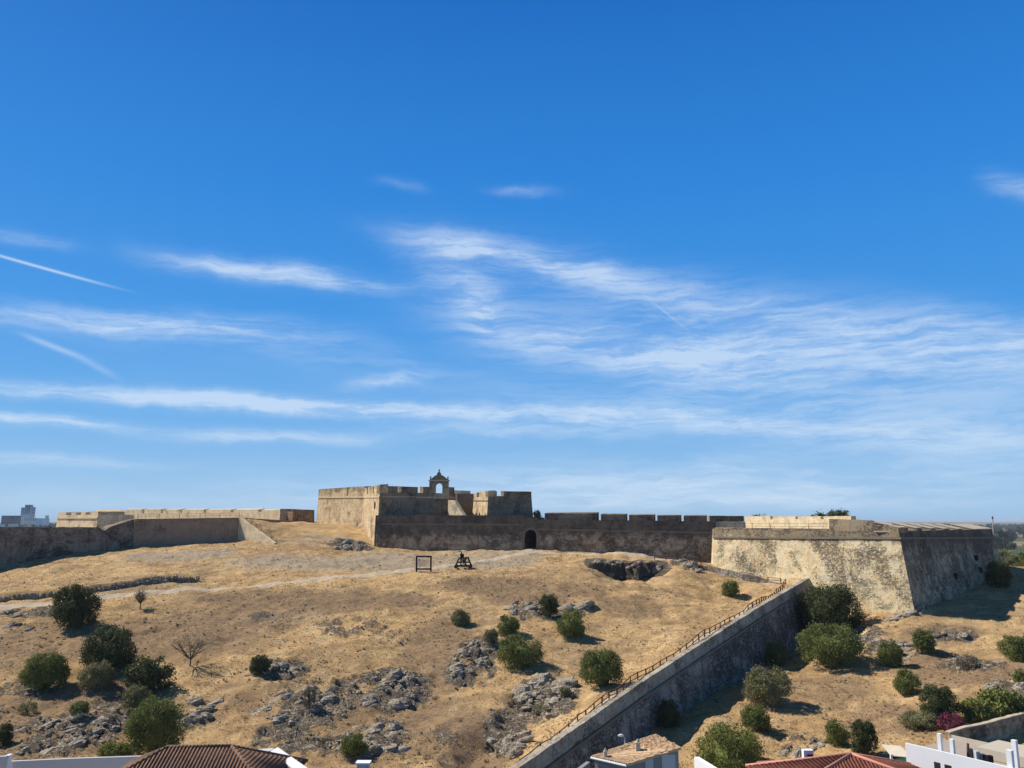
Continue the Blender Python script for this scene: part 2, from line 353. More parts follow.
def spur_side(x, y):
    """positive to the right (downhill) of the spur wall"""
    d = np.full(np.shape(x), -1e9); best = np.full(np.shape(x), 1e9)
    for i in range(len(SPUR) - 1):
        a, b = SPUR[i], SPUR[i + 1]; dx, dy = b.x - a.x, b.y - a.y; l = math.hypot(dx, dy)
        t = ((x - a.x) * dx + (y - a.y) * dy) / l / l
        lo = -1e9 if i == 0 else 0; hi = 1e9 if i == len(SPUR) - 2 else 1
        tc = np.clip(t, lo, hi); qx = x - a.x - tc * dx; qy = y - a.y - tc * dy; dist = np.hypot(qx, qy)
        s = (dx * -(y - a.y) + dy * (x - a.x)) / l
        m = dist < best; best = np.where(m, dist, best); d = np.where(m, np.sign(s) * dist, d)
    return d
MASK = []   # filled later: rock patches in world space
def base_h(x, y):
    x = np.asarray(x, float); y = np.asarray(y, float)
    xc = np.clip(x, -190, 175); yc = np.clip(y, 55, 300)
    l = fL(xc, yc); r = fR(xc, yc); m = fM(xc, yc)
    dx, dy = RB.x - RA.x, RB.y - RA.y; side = (-(dx * (yc - RA.y) - dy * (xc - RA.x))) / math.hypot(dx, dy)   # <0: uphill side
    on = (side < -.35) & (yc > 200) & (xc < 0) | ((yc > 198) & (xc > RB.x) & (xc < -28))
    l = np.where(on, np.maximum(l, np.minimum(m, .8)), l)
    s = spur_side(xc, yc)
    w = sst(-1.15, -.4, s); z = l * (1 - w) + r * w
    xw = np.array([q.x for q in TERR]); yw = np.interp(xc, xw, [q.y for q in TERR])
    z = z + np.where(yc > yw, 1.15 * sst(yw + 16, yw + 1, yc) * sst(yw, yw + .5, yc), 0) * sst(TERR[-1].x + 1, TERR[-1].x - 8, xc) * (yc < 186)
    # quarry scarp under the path
    ys = CAVE.y + .12 * (x - CAVE.x) + 3.4 * (fbm(x, y * 0, 3.4, 4, 31, .6) - .5) * 2 - .022 * (x - CAVE.x) ** 2
    wx = sst(10.5, 1.5, np.abs(x - CAVE.x) + 3.5 * (fbm(x, y, 3.0, 3, 57) - .5)); t = (ys - y)
    z = z - np.where(t > 0, 4.0 * wx * sst(28, .0, t) * sst(0, .6, t), 0)
    # eroded bank at the lower end
    dx, dy = E1.x - E0.x, E1.y - E0.y; l_ = math.hypot(dx, dy); tt = ((x - E0.x) * dx + (y - E0.y) * dy) / l_ ** 2
    sd = (dy * (x - E0.x) - dx * (y - E0.y)) / l_ + 3 * (fbm(x, y, 7, 3, 77) - .5)
    z = z - 1.7 * sst(-1.0, 2.6, sd) * sst(17, 5, sd) * sst(-.5, .0, tt) * sst(1.15, .8, tt) * (1 - w)
    # blend to the plain
    ex = np.maximum(np.maximum(-170 - x, x - 140), 0); ey = np.maximum(np.maximum(45 - y, y - 270), 0)
    ed = np.hypot(ex, ey * .8); b = sst(0, 90, ed); z = np.where(y < 45, z * (1 - b) + -36 * b, z * (1 - b) + -38.0 * b)
    return z
def H(x, y, masks=None):
    z = base_h(x, y)
    near = sst(420, 250, np.hypot(x, y)); z = z + near * (1.5 * (fbm(x, y, 14, 3, 3) - .5) + 1.0 * (fbm(x, y, 3.8, 3, 5) - .5) + .38 * (fbm(x, y, 1.2, 2, 9) - .5))
    if masks is None: rk = rockmask(x, y)
    else: rk = masks
    rid = np.abs(fbm(x * .7 + y * .25, y * 1.5, 2.6, 5, 21, .62) - .5) * 2
    z = z + rk * near * (1.0 - 4.2 * rid) * .85 * sst(1.0, 3.0, np.abs(spur_side(x, y)))
    return z
def h1(x, y): return float(H(np.array([x]), np.array([y]))[0])
def rockmask(x, y):
    m = np.zeros(np.shape(x))
    for (cx, cy, rx, ry, st) in MASK:
        q = ((x - cx) / rx) ** 2 + ((y - cy) / ry) ** 2
        m = np.maximum(m, st * sst(1.5, .35, q))
    if len(MASK): m = m * sst(.42, .60, fbm(x, y, 4.0, 5, 41, .65) + .10 * m)
    return m
# ray march a pixel on to the (smooth) terrain
def Gb(u, v, fn=base_h, ymin=60, ymax=300):
    kx, kz = ray(u, v); ys = np.linspace(ymin, ymax, 1400); hz = fn(ys * kx, ys) - ys * kz
    i = np.argmax(hz > 0) if (hz > 0).any() else len(ys) - 1
    y = ys[i]; return Vector((kx * y, y, kz * y))
def ell(u, v, ru, rv):
    c = Gb(u, v); a = Gb(u, v - rv); b = Gb(u, v + rv); return (c.x, c.y, ru * c.y / F, max(1.2, (a.y - b.y) / 2))
ROCKS = [(560, 616, 30, 8, 1), (520, 612, 14, 9, .9), (470, 690 - 20, 26, 22, 1), (545, 700, 34, 24, 1), (505, 735, 22, 26, .9), (275, 672, 34, 12, .9), (320, 700, 60, 26, .8),
         (390, 690, 40, 24, .95), (370, 735, 40, 20, 1), (300, 735, 50, 22, .8), (440, 745, 22, 22, .6), (60, 735, 60, 24, .9), (110, 715, 50, 22, .8), (190, 715, 24, 18, .8), (20, 690, 26, 30, .6),
         (270, 622, 40, 8, .7), (350, 628, 40, 12, .6), (380, 640, 30, 10, .5), (350, 545, 24, 6, .9), (45, 612, 40, 5, .9), (735, 570, 14, 5, .2), (684, 567, 14, 5, .9), (870, 640, 20, 18, .8),
         (945, 636, 34, 8, .7), (975, 668, 34, 12, .7), (1010, 690, 20, 12, .7), (905, 616, 18, 3, .9), (800, 745, 30, 8, .6), (450, 600, 30, 14, .35), (200, 635, 60, 16, .3), (30, 660, 40, 20, .4), (880, 655, 16, 10, .6), (480, 650, 22, 14, .8)]
MASK = [(*ell(*q[:4]), q[4]) for q in ROCKS]
GRAV = [(*ell(*q[:4]), q[4]) for q in [(180, 555, 60, 6, 1), (330, 563, 110, 7, 1), (410, 562, 80, 9, 1), (470, 560, 70, 8, 1.2), (300, 543, 60, 3, .6), (120, 560, 30, 5, .5), (430, 563, 60, 6, .9), (490, 556, 60, 5, 1), (335, 539, 40, 3.5, .9), (260, 568, 70, 4, .5), (285, 618, 60, 9, .5), (180, 650, 40, 20, .3)]]
SCRUB = [(*ell(*q[:4]), q[4]) for q in [(300, 600, 130, 14, .6), (150, 640, 120, 26, .6), (560, 640, 40, 20, .3), (500, 585, 60, 10, .7), (630, 608, 40, 12, .45), (720, 620, 40, 10, .3), (470, 740, 40, 40, .9), (40, 640, 60, 30, .6), (960, 670, 60, 24, .8), (900, 720, 60, 24, .5), (830, 690, 50, 18, .45), (60, 720, 90, 50, .8), (560, 575, 60, 10, .4), (440, 650, 40, 40, .6), (380, 600, 60, 8, .8), (530, 600, 40, 8, .8), (700, 640, 30, 20, .25), (230, 620, 80, 16, .6), (120, 580, 90, 5, .4), (400, 720, 80, 40, .5), (600, 650, 60, 14, .3), (560, 590, 50, 8, .6), (1000, 700, 40, 20, .6), (300, 690, 90, 50, .35), (940, 632, 50, 9, .6)]]
def paths(pts, w):
    q = [Gb(u, v) for u, v in pts]; return [(q[i], q[i + 1], w) for i in range(len(q) - 1)]
PATHS = paths([(-80, 611), (0, 606), (60, 602.5), (120, 598), (200, 590), (270, 583), (330, 577), (380, 574), (425, 569), (460, 563.5), (500, 557), (530, 553)], 1.3) \
    + paths([(530, 553), (580, 554), (620, 555.5)], 1.3)
WALK = [P(620, 555.5, 194), P(655, 558, 191), P(690, 563, 186.5), P(725, 569, 180), P(755, 576, 173), P(781, 583.5, 167)]
PATHS += [(WALK[i], WALK[i + 1], 1.3) for i in range(len(WALK) - 1)]
off = []
for i, q in enumerate(SPUR):
    off.append(Vector((q.x - 1.6, q.y + 1.3, q.z)))
PATHS += [(off[i], off[i + 1], .85) for i in range(len(off) - 1)]
def pathmask(x, y):
    m = np.zeros(np.shape(x))
    for a, b, w in PATHS:
        dx, dy = b.x - a.x, b.y - a.y; t = np.clip(((x - a.x) * dx + (y - a.y) * dy) / (dx * dx + dy * dy), 0, 1)
        d = np.hypot(x - a.x - t * dx, y - a.y - t * dy) + .9 * (fbm(x, y, 3, 3, 90) - .5); m = np.maximum(m, sst(w + .8, w - .6, d))
    return m
def blob(lst, x, y):
    m = np.zeros(np.shape(x))
    for (cx, cy, rx, ry, st) in lst: m = np.maximum(m, st * sst(1.7, .2, ((x - cx) / rx) ** 2 + ((y - cy) / ry) ** 2))
    return m

def geo(a, b, s, g=1.22):
    out = [a]; st = s
    while (out[-1] < b if b > a else out[-1] > b):
        out.append(out[-1] + (st if b > a else -st)); st *= g
    return out[1:]
xs = np.array(geo(-128, -9000, .6)[::-1] + list(np.arange(-128, 128.1, .48)) + geo(128, 9000, .6))
ys = np.array(geo(70, -600, .6)[::-1] + list(np.arange(70, 216.1, .48)) + geo(216.1, 16000, .6))
X, Y = np.meshgrid(xs, ys); rk = rockmask(X, Y); Z = H(X, Y, rk)
pm = pathmask(X, Y)
rk = np.maximum(rk, sst(11, 8, np.abs(X - CAVE.x)) * sst(5, 2, np.abs(Y - CAVE.y + 1.5)))
near = (Y < 330) & (np.abs(X) < 250)
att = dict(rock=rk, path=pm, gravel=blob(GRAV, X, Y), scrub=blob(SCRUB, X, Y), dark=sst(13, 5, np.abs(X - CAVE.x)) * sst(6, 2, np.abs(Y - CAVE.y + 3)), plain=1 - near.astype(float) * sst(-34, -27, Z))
nx_, ny_ = len(xs), len(ys)
idx = np.arange(nx_ * ny_).reshape(ny_, nx_)
quads = np.stack([idx[:-1, :-1], idx[:-1, 1:], idx[1:, 1:], idx[1:, :-1]], -1).reshape(-1, 4)
fm = (pm[:-1, :-1] + pm[:-1, 1:] + pm[1:, 1:] + pm[1:, :-1]).reshape(-1) / 4

def terrain_mat():
    t = NT('hillside_ground'); p = t.pos()
    rock, path, grav, scr, pl = (t.attr(a) for a in ('rock', 'path', 'gravel', 'scrub', 'plain'))
    n1 = t.noise(p, .07, 4, .6); n2 = t.noise(p, .35, 5, .6, .5); n3 = t.noise(p, 1.6, 5, .7); n4 = t.noise(p, 6.0, 3, .7)
    c = t.mix(t.ramp(n1, .35, .65), (.60, .40, .19), (.53, .335, .15))
    c = t.mix(t.ramp(n2, .45, .70), c, (.70, .50, .265))
    c = t.mix(t.math('MULTIPLY', t.ramp(n3, .46, .68), .50), c, (.27, .175, .09))
    c = t.mix(t.math('MULTIPLY', t.ramp(t.noise(t.pos(.35, 1, 1), .22, 5, .7, .6), .46, .62), .60), c, (.28, .185, .10))
    c = t.mix(t.math('MULTIPLY', t.ramp(n4, .47, .68), .6), c, (.16, .105, .062))
    c = t.mix(t.math('MULTIPLY', t.math('MULTIPLY', t.ramp(t.noise(p, 2.6, 2, .5), .60, .66), t.ramp(t.noise(p, .12, 3), .42, .58)), .7), c, (.085, .065, .04))
    # scrubby brown ground
    sm = t.ramp(t.math('ADD', t.math('MULTIPLY', scr, .75), t.math('MULTIPLY', t.noise(p, .5, 6, .75), .85)), .50, .92)
    c = t.mix(t.math('MULTIPLY', sm, .85), c, t.mix(t.ramp(n3, .35, .65), (.17, .11, .065), (.31, .21, .125)))
    # gravelly grey earth
    gm = t.ramp(t.math('ADD', grav, t.math('MULTIPLY', t.math('SUBTRACT', t.noise(p, .8, 6, .7), .5), 1.2)), .35, .85)
    c = t.mix(t.math('MULTIPLY', gm, .75), c, t.mix(t.ramp(n3, .35, .65), (.28, .225, .16), (.44, .37, .275)))
    # bedrock
    rm = t.ramp(t.math('ADD', rock, t.math('MULTIPLY', t.math('SUBTRACT', t.noise(p, 1.1, 6, .75), .5), 1.3)), .38, .62)
    cr = t.math('ABSOLUTE', t.math('SUBTRACT', t.noise(t.pos(.8, 1.6, 2.2), .9, 6, .7, 1.2), .5))
    rc = t.mix(t.ramp(n3, .35, .65), (.27, .215, .155), (.48, .395, .29)); rc = t.mix(t.ramp(n4, .52, .66), rc, (.10, .085, .07)); rc = t.mix(t.math('MULTIPLY', t.attr('dark'), .55), rc, (.05, .04, .03))  # dark rock in the quarry hollow, its shade painted in too
    rc = t.mix(t.math('MULTIPLY', t.ramp(cr, .035, .0), .8), rc, (.05, .042, .035))
    c = t.mix(rm, c, rc)
    pc = t.mix(t.ramp(n3, .35, .65), (.46, .38, .28), (.60, .52, .41))
    pmk = t.ramp(t.math('ADD', path, t.math('MULTIPLY', t.math('SUBTRACT', n3, .5), .8)), .35, .65)
    c = t.mix(t.math('MULTIPLY', pmk, .75), c, pc)
    # the plain: fields and marsh
    f1 = t.vor(t.pos(.35, 1, 1), .004, 'F1', 1); sp = t.n('ShaderNodeSeparateColor'); t.t.links.new(f1, sp.inputs[0])
    fc = t.mix(sp.outputs[0], (.055, .085, .035), (.17, .16, .075)); fc = t.mix(t.ramp(sp.outputs[1], .72, .75), fc, (.30, .24, .14))
    fc = t.mix(t.ramp(t.noise(p, .05, 5, .7), .5, .7), fc, (.05, .065, .035))
    c = t.mix(pl, c, fc)
    h = t.math('ADD', t.math('ADD', t.math('MULTIPLY', n3, .8), t.math('MULTIPLY', n4, .5)), t.math('MULTIPLY', t.math('MULTIPLY', t.ramp(cr, 0, .08), rm), .8))
    return t.out(c, .97, h, .28, .9, .05)
M['ground'] = terrain_mat()
def grid_object(name, sel):
    q = quads[sel]; used, inv = np.unique(q.reshape(-1), return_inverse=True)
    me = bpy.data.meshes.new(name); nv, nf = len(used), len(q)
    me.vertices.add(nv); me.loops.add(nf * 4); me.polygons.add(nf)
    co = np.stack([X.reshape(-1)[used], Y.reshape(-1)[used], Z.reshape(-1)[used]], -1)
    me.vertices.foreach_set('co', co.reshape(-1).astype(np.float32))
    me.loops.foreach_set('vertex_index', inv.astype(np.int32))
    me.polygons.foreach_set('loop_start', (np.arange(nf) * 4).astype(np.int32)); me.update()
    me.polygons.foreach_set('use_smooth', np.ones(nf, bool))
    for k, a in att.items():
        at_ = me.attributes.new(k, 'FLOAT', 'POINT'); at_.data.foreach_set('value', a.reshape(-1)[used].astype(np.float32))
    me.materials.append(M['ground']); o = bpy.data.objects.new(name, me); COL.objects.link(o); o['kind'] = 'structure'; return o
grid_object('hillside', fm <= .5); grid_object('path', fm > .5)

# full-detail picker
_m = None
def G(u, v):
    kx, kz = ray(u, v); yy = np.linspace(60, 300, 2400); hz = H(yy * kx, yy) - yy * kz
    i = int(np.argmax(hz > 0)); y = yy[i]; return Vector((kx * y, y, float(H(np.array([kx * y]), np.array([y]))[0])))

# ------------------------------------------------------------------ foliage
def set_tint(me, n, r):
    a = me.attributes.new('tint', 'FLOAT', 'FACE'); a.data.foreach_set('value', r.random(n).astype(np.float32))
def leaves(r, cen, nrm, size, asp=.72):
    n = len(cen); t = r.normal(size=(n, 3)); t -= (t * nrm).sum(1)[:, None] * nrm; t /= np.linalg.norm(t, axis=1)[:, None] + 1e-9
    b = np.cross(nrm, t); s = (size * r.uniform(.6, 1.35, n))[:, None]
    v = np.stack([cen - t * s * .5, cen + b * s * asp * .5, cen + t * s * .5, cen - b * s * asp * .5], 1)
    return v.reshape(-1, 3)
def crown_mesh(name, w, d, h, leaf, n, seed, base=0.0, lobes=11, mat='leaf_mid', rough=1.0, core=True):
    r = np.random.default_rng(seed); hh = h - base; C = [(0, 0, base + hh * .40)]; Rr = [(w * .40, d * .40, hh * .50)]
    nl = lobes * 4
    for i in range(nl):
        a = r.uniform(0, 2 * math.pi); zz = r.uniform(-.62, .95); k = math.sqrt(1 - zz * zz * .9); q = r.uniform(.12, .26); e = 1 - q * .75 + r.uniform(-.05, .05)
        C.append((math.cos(a) * k * w / 2 * e, math.sin(a) * k * d / 2 * e, max(base + hh * .07, base + hh * (.42 + .56 * zz * e)))); Rr.append((q * w * .5, q * w * .5, q * min(hh, w) * .55))
    C = np.array(C); Rr = np.array(Rr); L_ = len(C)
    wt = (Rr.prod(1)) ** .62; wt[0] *= .75; wt /= wt.sum()
    k = r.choice(L_, n, p=wt); dr = r.normal(size=(n, 3)); dr /= np.linalg.norm(dr, axis=1)[:, None]
    rad = r.uniform(.72, 1.06, n) + rough * .55 * r.random(n) ** 5
    p = C[k] + dr * rad[:, None] * Rr[k]; p += r.normal(size=p.shape) * leaf * .5
    keep = p[:, 2] > -.25; p = p[keep]; dr = dr[keep]
    nr = dr + r.normal(size=dr.shape) * 1.3; nr /= np.linalg.norm(nr, axis=1)[:, None]
    V = leaves(r, p, nr, np.full(len(p), leaf)); m = len(p)
    Fq = [tuple(range(i * 4, i * 4 + 4)) for i in range(m)]; V = V.tolist()
    if core:
        for c, rr in zip(C[:1], Rr[:1]):
            b = len(V); seg, ring = 10, 6
            for i in range(ring + 1):
                th = math.pi * i / ring
                for j in range(seg):
                    ph = 2 * math.pi * j / seg; q = .70 * (1 + .18 * math.sin(3 * ph + 5 * th))
                    V.append([c[0] + q * rr[0] * math.sin(th) * math.cos(ph), c[1] + q * rr[1] * math.sin(th) * math.sin(ph), max(-.2, c[2] + q * rr[2] * math.cos(th))])
            for i in range(ring):
                for j in range(seg): Fq.append((b + i * seg + j, b + i * seg + (j + 1) % seg, b + (i + 1) * seg + (j + 1) % seg, b + (i + 1) * seg + j))
    me = bpy.data.meshes.new(name); me.from_pydata(V, [], Fq); me.update(); set_tint(me, len(Fq), r); me.materials.append(M[mat]); return me, C[[int(i) for i in np.argsort(-C[:, 2])[:6]]]
def trunk_mesh(h, w, seed, C=None, r0=None):
    mb = MB(); r = random.Random(seed); r0 = r0 or max(.07, h * .035)
    mb.tube([(0, 0, -.4), (r.uniform(-.1, .1) * h * .3, r.uniform(-.1, .1) * h * .3, h * .25), (r.uniform(-.1, .1) * w, r.uniform(-.1, .1) * w, h * .6)], [r0 * 1.3, r0, r0 * .5])
    if C is not None:
        for c in C[:6]: mb.tube([(0, 0, h * .12), (c[0] * .5, c[1] * .5, c[2] * .55), tuple(c)], [r0 * .7, r0 * .45, r0 * .15], 5)
    return mb
def plant(name, u, vb, wp, hp, mat, label, cat='bush', group=None, loc=None, leaf=None, base=0.0, lobes=11, dens=1.0, core=True, rough=1.0, seed=None, sink=.15):
    loc = G(u, vb) if loc is None else loc
    k = loc.y / F * 1.03; w = wp * k * .90; h = hp * k * .93; leaf = leaf or max(.11, .95 * k) * (1.0 + .5 * min(1, wp * hp / 2400)); seed = seed or int(u * 7 + vb)
    n = int(dens * 10 * (wp * hp) * (1.1 * k / leaf) ** 2 ) + 200
    o = root(name, (loc.x, loc.y, loc.z - sink), label, cat, group)
    me, C = crown_mesh('crown', w, w * .9, h, leaf, min(n, 30000), seed, base, lobes, mat, rough, core)
    c = bpy.data.objects.new('crown', me); COL.objects.link(c); c.parent = o
    t = trunk_mesh(h, w, seed, C); ob = t.build('trunk', 'bark'); ob.parent = o
    return o
def bare(name, u, vb, wp, hp, label, loc=None):
    """nearly leafless shrub: forked twigs and a thin scatter of grey leaves"""
    loc = G(u, vb); k = loc.y / F * 1.03; w, h = wp * k, hp * k; r = random.Random(int(u)); o = root(name, loc, label, 'shrub')
    mb = MB(); tips = []
    mb.tube([(0, 0, -.3), (.05, 0, h * .35)], [.12, .08], 5)
    for i in range(16):
        a = r.uniform(0, 6.28); q = r.uniform(.3, 1); e = Vector((math.cos(a) * q * w / 2, math.sin(a) * q * w / 2, h * r.uniform(.55, 1)))
        m = e * .5 + Vector((0, 0, .12 * h)); mb.tube([(.03, 0, h * .25), m, e], [.06, .045, .03], 4)
        for j in range(4):
            e2 = m.lerp(e, r.random()) + Vector((r.uniform(-1, 1), r.uniform(-1, 1), r.uniform(0, 1))) * .22 * w; mb.tube([m.lerp(e, .5), e2], [.035, .02], 4); tips.append(e2)
        tips.append(e)
    ob = mb.build('trunk', 'bark'); ob.parent = o
    rr = np.random.default_rng(int(u)); T = np.array([tuple(t) for t in tips]); kk = rr.integers(0, len(T), 1500); p = T[kk] + rr.normal(size=(1500, 3)) * .13 * w
    nr = rr.normal(size=(1500, 3)); nr /= np.linalg.norm(nr, axis=1)[:, None]; V = leaves(rr, p, nr, np.full(1500, .11))
    me = bpy.data.meshes.new('crown'); me.from_pydata(V.tolist(), [], [tuple(range(i * 4, i * 4 + 4)) for i in range(1500)]); set_tint(me, 1500, rr); me.materials.append(M['leaf_grey'])
    c = bpy.data.objects.new('crown', me); COL.objects.link(c); c.parent = o; return o

B = plant
B('olive_tree', 74, 628, 46, 45, 'leaf_dark', 'dark round tree beside the dirt path in front of the long outer wall', 'tree', lobes=14, base=.3)
B('bush', 108, 670, 50, 44, 'leaf_dark', 'large dark dense bush just below the dark tree by the path')
B('bush', 43, 690, 46, 36, 'leaf_mid', 'mid green rounded bush near the left edge of the slope')
B('bush', 96, 687, 33, 26, 'leaf_olive', 'small grey-green bush in front of the large dark dense bush')
B('bush', 148, 691, 46, 34, 'leaf_dark', 'dark bush with yellowish leaf tips right of the large dark dense bush', leaf=.34)
B('bush', 136, 708, 26, 23, 'leaf_olive', 'small grey-green bush just behind the big olive bush above the brown roof')
B('bush', 154, 753, 56, 54, 'leaf_mid', 'biggest olive-green bush, right behind the brown tiled hip roof', lobes=15)
B('bush', 79, 715, 18, 14, 'leaf_mid', 'tiny green bush on the rocky slope left of the big olive bush')
B('bush', 114, 757, 30, 16, 'leaf_bright', 'low bright green bush against the grey-white wall left of the brown roof')
B('bush', 27, 713, 18, 12, 'leaf_olive', 'tiny sparse olive bush below the mid green bush at the left edge', dens=.5, core=False)
B('bush', 4, 745, 16, 22, 'leaf_dark', 'dark bush cut by the left edge just above the grey wall')
bare('dry_shrub', 190, 666, 34, 22, 'leafless grey shrub alone on the dry grass left of the outcrops')
bare('dry_shrub', 140, 609, 11, 18, 'small leafless sapling beside the dirt path right of the dark tree')
B('bush', 259, 674, 20, 18, 'leaf_dark', 'small dark bush growing out of a grey outcrop on the left slope')
B('bush', 309, 708, 14, 21, 'leaf_grey', 'narrow grey shrub on the rocks in the middle of the left slope', dens=.6, core=False)
B('bush', 354, 754, 27, 20, 'leaf_mid', 'green bush among rocks near the bottom edge left of centre')
B('bush', 461, 625, 20, 17, 'leaf_olive', 'small brownish olive bush highest on the middle slope')
B('bush', 508, 635, 23, 20, 'leaf_mid', 'dark green bush left of the rock hollow in mid slope')
B('bush', 491, 641, 14, 13, 'leaf_olive', 'tiny olive bush below left of the dark green bush in mid slope')
B('bush', 520, 667, 44, 33, 'leaf_mid', 'wide green bush directly above the grey outcrop by the spur wall')
B('bush', 571, 637, 28, 28, 'leaf_bright', 'light green bush right of the rock hollow in mid slope')
B('bush', 549, 616, 20, 21, 'leaf_dark', 'dark bush growing inside the shaded rock hollow')
B('bush', 602, 685, 44, 36, 'leaf_mid', 'large lone round green bush close to the railing of the spur wall', lobes=16)
B('bush', 565, 698, 13, 11, 'leaf_olive', 'tiny bush on top of the grey outcrop by the spur wall')
B('bush', 541, 713, 18, 8, 'leaf_olive', 'low grassy tuft bush in the middle of the outcrop by the spur wall', dens=.5, core=False)
B('bush', 731, 596, 18, 17, 'leaf_mid', 'small round green bush below the railed walkway and the big bastion')
B('oak_tree', 832, 632, 62, 50, 'leaf_dark', 'broad dark green tree against the lit bastion wall at the end of the spur', 'tree', lobes=18)
B('oak_tree', 831, 664, 66, 40, 'leaf_mid', 'lower lighter green tree in front of the broad dark tree', 'tree', lobes=18)
B('bush', 777, 667, 20, 28, 'leaf_mid', 'narrow green bush half in the shadow of the spur wall')
B('bush', 769, 703, 48, 36, 'leaf_olive', 'pale olive bush on the edge of the spur wall shadow', lobes=14)
B('bush', 757, 729, 30, 25, 'leaf_mid', 'dark olive bush just below the pale olive bush')
B('bush', 730, 771, 68, 44, 'leaf_bright', 'yellow-green bush at the bottom edge right of the old tiled house', lobes=16)
B('bush', 669, 727, 22, 28, 'leaf_dark', 'dark bush at the foot of the spur wall behind the old tiled house')
B('bush', 891, 667, 24, 27, 'leaf_mid', 'olive bush on the right slope below the bastion corner')
B('bush', 925, 653, 22, 25, 'leaf_mid', 'bright-edged green bush beside the rock slabs below the bastion shadow')
B('bush', 908, 694, 25, 24, 'leaf_mid', 'round green bush in the middle of the right slope')
B('bush', 940, 719, 36, 34, 'leaf_dark', 'dark bush next to the magenta flowers')
B('bush', 1018, 660, 34, 26, 'leaf_mid', 'green bush cut by the right edge below the bastion shadow')
B('bush', 1024, 687, 18, 18, 'leaf_mid', 'smaller green bush cut by the right edge, the lower of two')
B('bush', 838, 745, 24, 26, 'leaf_mid', 'olive green bush just behind the red roof')
B('bush', 865, 757, 26, 38, 'leaf_dark', 'dark tall bush right behind the peak of the red roof')
B('bush', 968, 668, 22, 14, 'leaf_grey', 'low grey thorny scrub on the bank at right', dens=.6, core=False)
B('bush', 1000, 588, 24, 30, 'leaf_dark', 'dark bush at the far foot of the shaded bastion face')
B('bush', 996, 578, 10, 10, 'leaf_olive', 'pale bush tuft catching the sun at the far bastion foot')
B('prickly_pear', 975, 722, 34, 22, 'leaf_bright', 'light green prickly pear clump behind the stone garden wall, left one', 'cactus', leaf=.34)
B('prickly_pear', 1000, 716, 38, 28, 'leaf_bright', 'largest prickly pear clump in the middle above the garden wall', 'cactus', leaf=.34)
B('prickly_pear', 1022, 712, 24, 20, 'leaf_mid', 'prickly pear clump at the right edge above the garden wall', 'cactus', leaf=.34)
B('bush', 922, 727, 40, 16, 'leaf_olive', 'low green bush spreading left of the magenta flowers')
B('bougainvillea', 952, 731, 26, 17, 'leaf_pink', 'magenta flowering bush above the white house', 'flowering bush', leaf=.2)
# trees on and beyond the fort
def far(name, u, vt, vb, wp, Yd, mat, label, cat='tree', group=None, **k):
    b = P(u, vb, Yd); return plant(name, u, vb, wp, vb - vt, mat, label, cat, group, loc=b, sink=.1, **k)
far('tree', 820, 511.5, 545, 20, 232, 'leaf_dark', 'smaller dark tree crown peeping over the bastion rampart', base=3, leaf=.4)
far('tree', 841, 508.5, 545, 27, 240, 'leaf_dark', 'larger dark tree crown peeping over the bastion rampart', base=3, leaf=.4)
far('bush', 761, 513.5, 535, 18, 240, 'leaf_dark', 'tiny dark bush top behind the pale inner parapet', 'bush', leaf=.4)
far('bush', 537, 509, 525, 9, 214, 'leaf_olive', 'little bush growing in the gap right of the inner castle', 'bush', leaf=.25)
for i, (u, vt, w, Yd, mt, lb) in enumerate([(1006, 549, 16, 240, 'leaf_olive', 'pale olive tree just right of the big bastion'), (1019, 552, 18, 236, 'leaf_mid', 'green tree at the right edge beyond the hill crest'), (998, 556, 12, 232, 'leaf_olive', 'small tree touching the far bastion corner'),
        (1010, 543, 22, 290, 'leaf_mid', 'mid green tree behind the pale olive tree at right'), (1027, 541, 20, 300, 'leaf_dark', 'dark tree cut by the right edge beyond the hill'), (1000, 541, 16, 320, 'leaf_dark', 'dark tree behind the bastion corner and the pole'), (1040, 548, 24, 250, 'leaf_mid', 'tree just outside the right edge')]):
    bx = P(u, 540, Yd); z = h1(bx.x, bx.y); top = P(u, vt, Yd).z; hp = (top - z) / (Yd / F * 1.03)
    if hp > 8: plant('tree', u, 0, w * 1.2, hp, mt, lb, 'tree', 'olive trees beyond the hill', loc=Vector((bx.x, bx.y, z)), leaf=.45, base=.25 * (top - z))
# far woods: each a mass nobody could count
def woods(name, x0, x1, y0, y1, n, hmin, hmax, leafs, mat='leaf_far', zfun=None, seed=1, label=''):
    r = np.random.default_rng(seed); V = []
    for i in range(n):
        x = r.uniform(x0, x1); y = y0 + (y1 - y0) * r.random(); s = r.uniform(hmin, hmax); z = h1(x, y) if y < 420 else -38
        m = 26; d = r.normal(size=(m, 3)); d /= np.linalg.norm(d, axis=1)[:, None]; p = np.array([x, y, z + s * .5]) + d * np.array([s * .7, s * .7, s * .5]) * r.uniform(.6, 1, (m, 1))
        nr = d + r.normal(size=d.shape) * .4; nr /= np.linalg.norm(nr, axis=1)[:, None]; V.append(leaves(r, p, nr, np.full(m, s * leafs), .8))
    V = np.concatenate(V); k = len(V) // 4; me = bpy.data.meshes.new(name); me.from_pydata(V.tolist(), [], [tuple(range(i * 4, i * 4 + 4)) for i in range(k)]); set_tint(me, k, r)
    me.materials.append(M[mat]); o = bpy.data.objects.new(name, me); COL.objects.link(o); o['kind'] = 'stuff'; o['label'] = label; o['category'] = 'woodland'; return o
woods('distant_woodland', -2600, -700, 1500, 4200, 900, 14, 26, .75, seed=3, label='dark tree belt on the plain at the left horizon')
woods('distant_woodland', 500, 3200, 900, 4500, 1300, 8, 20, .75, seed=4, label='dark tree belt on the plain at the right horizon')
woods('distant_orchard', 190, 900, 340, 900, 700, 3, 7, .8, 'leaf_mid', seed=5, label='green orchard and scrub on the plain beyond the bastion')

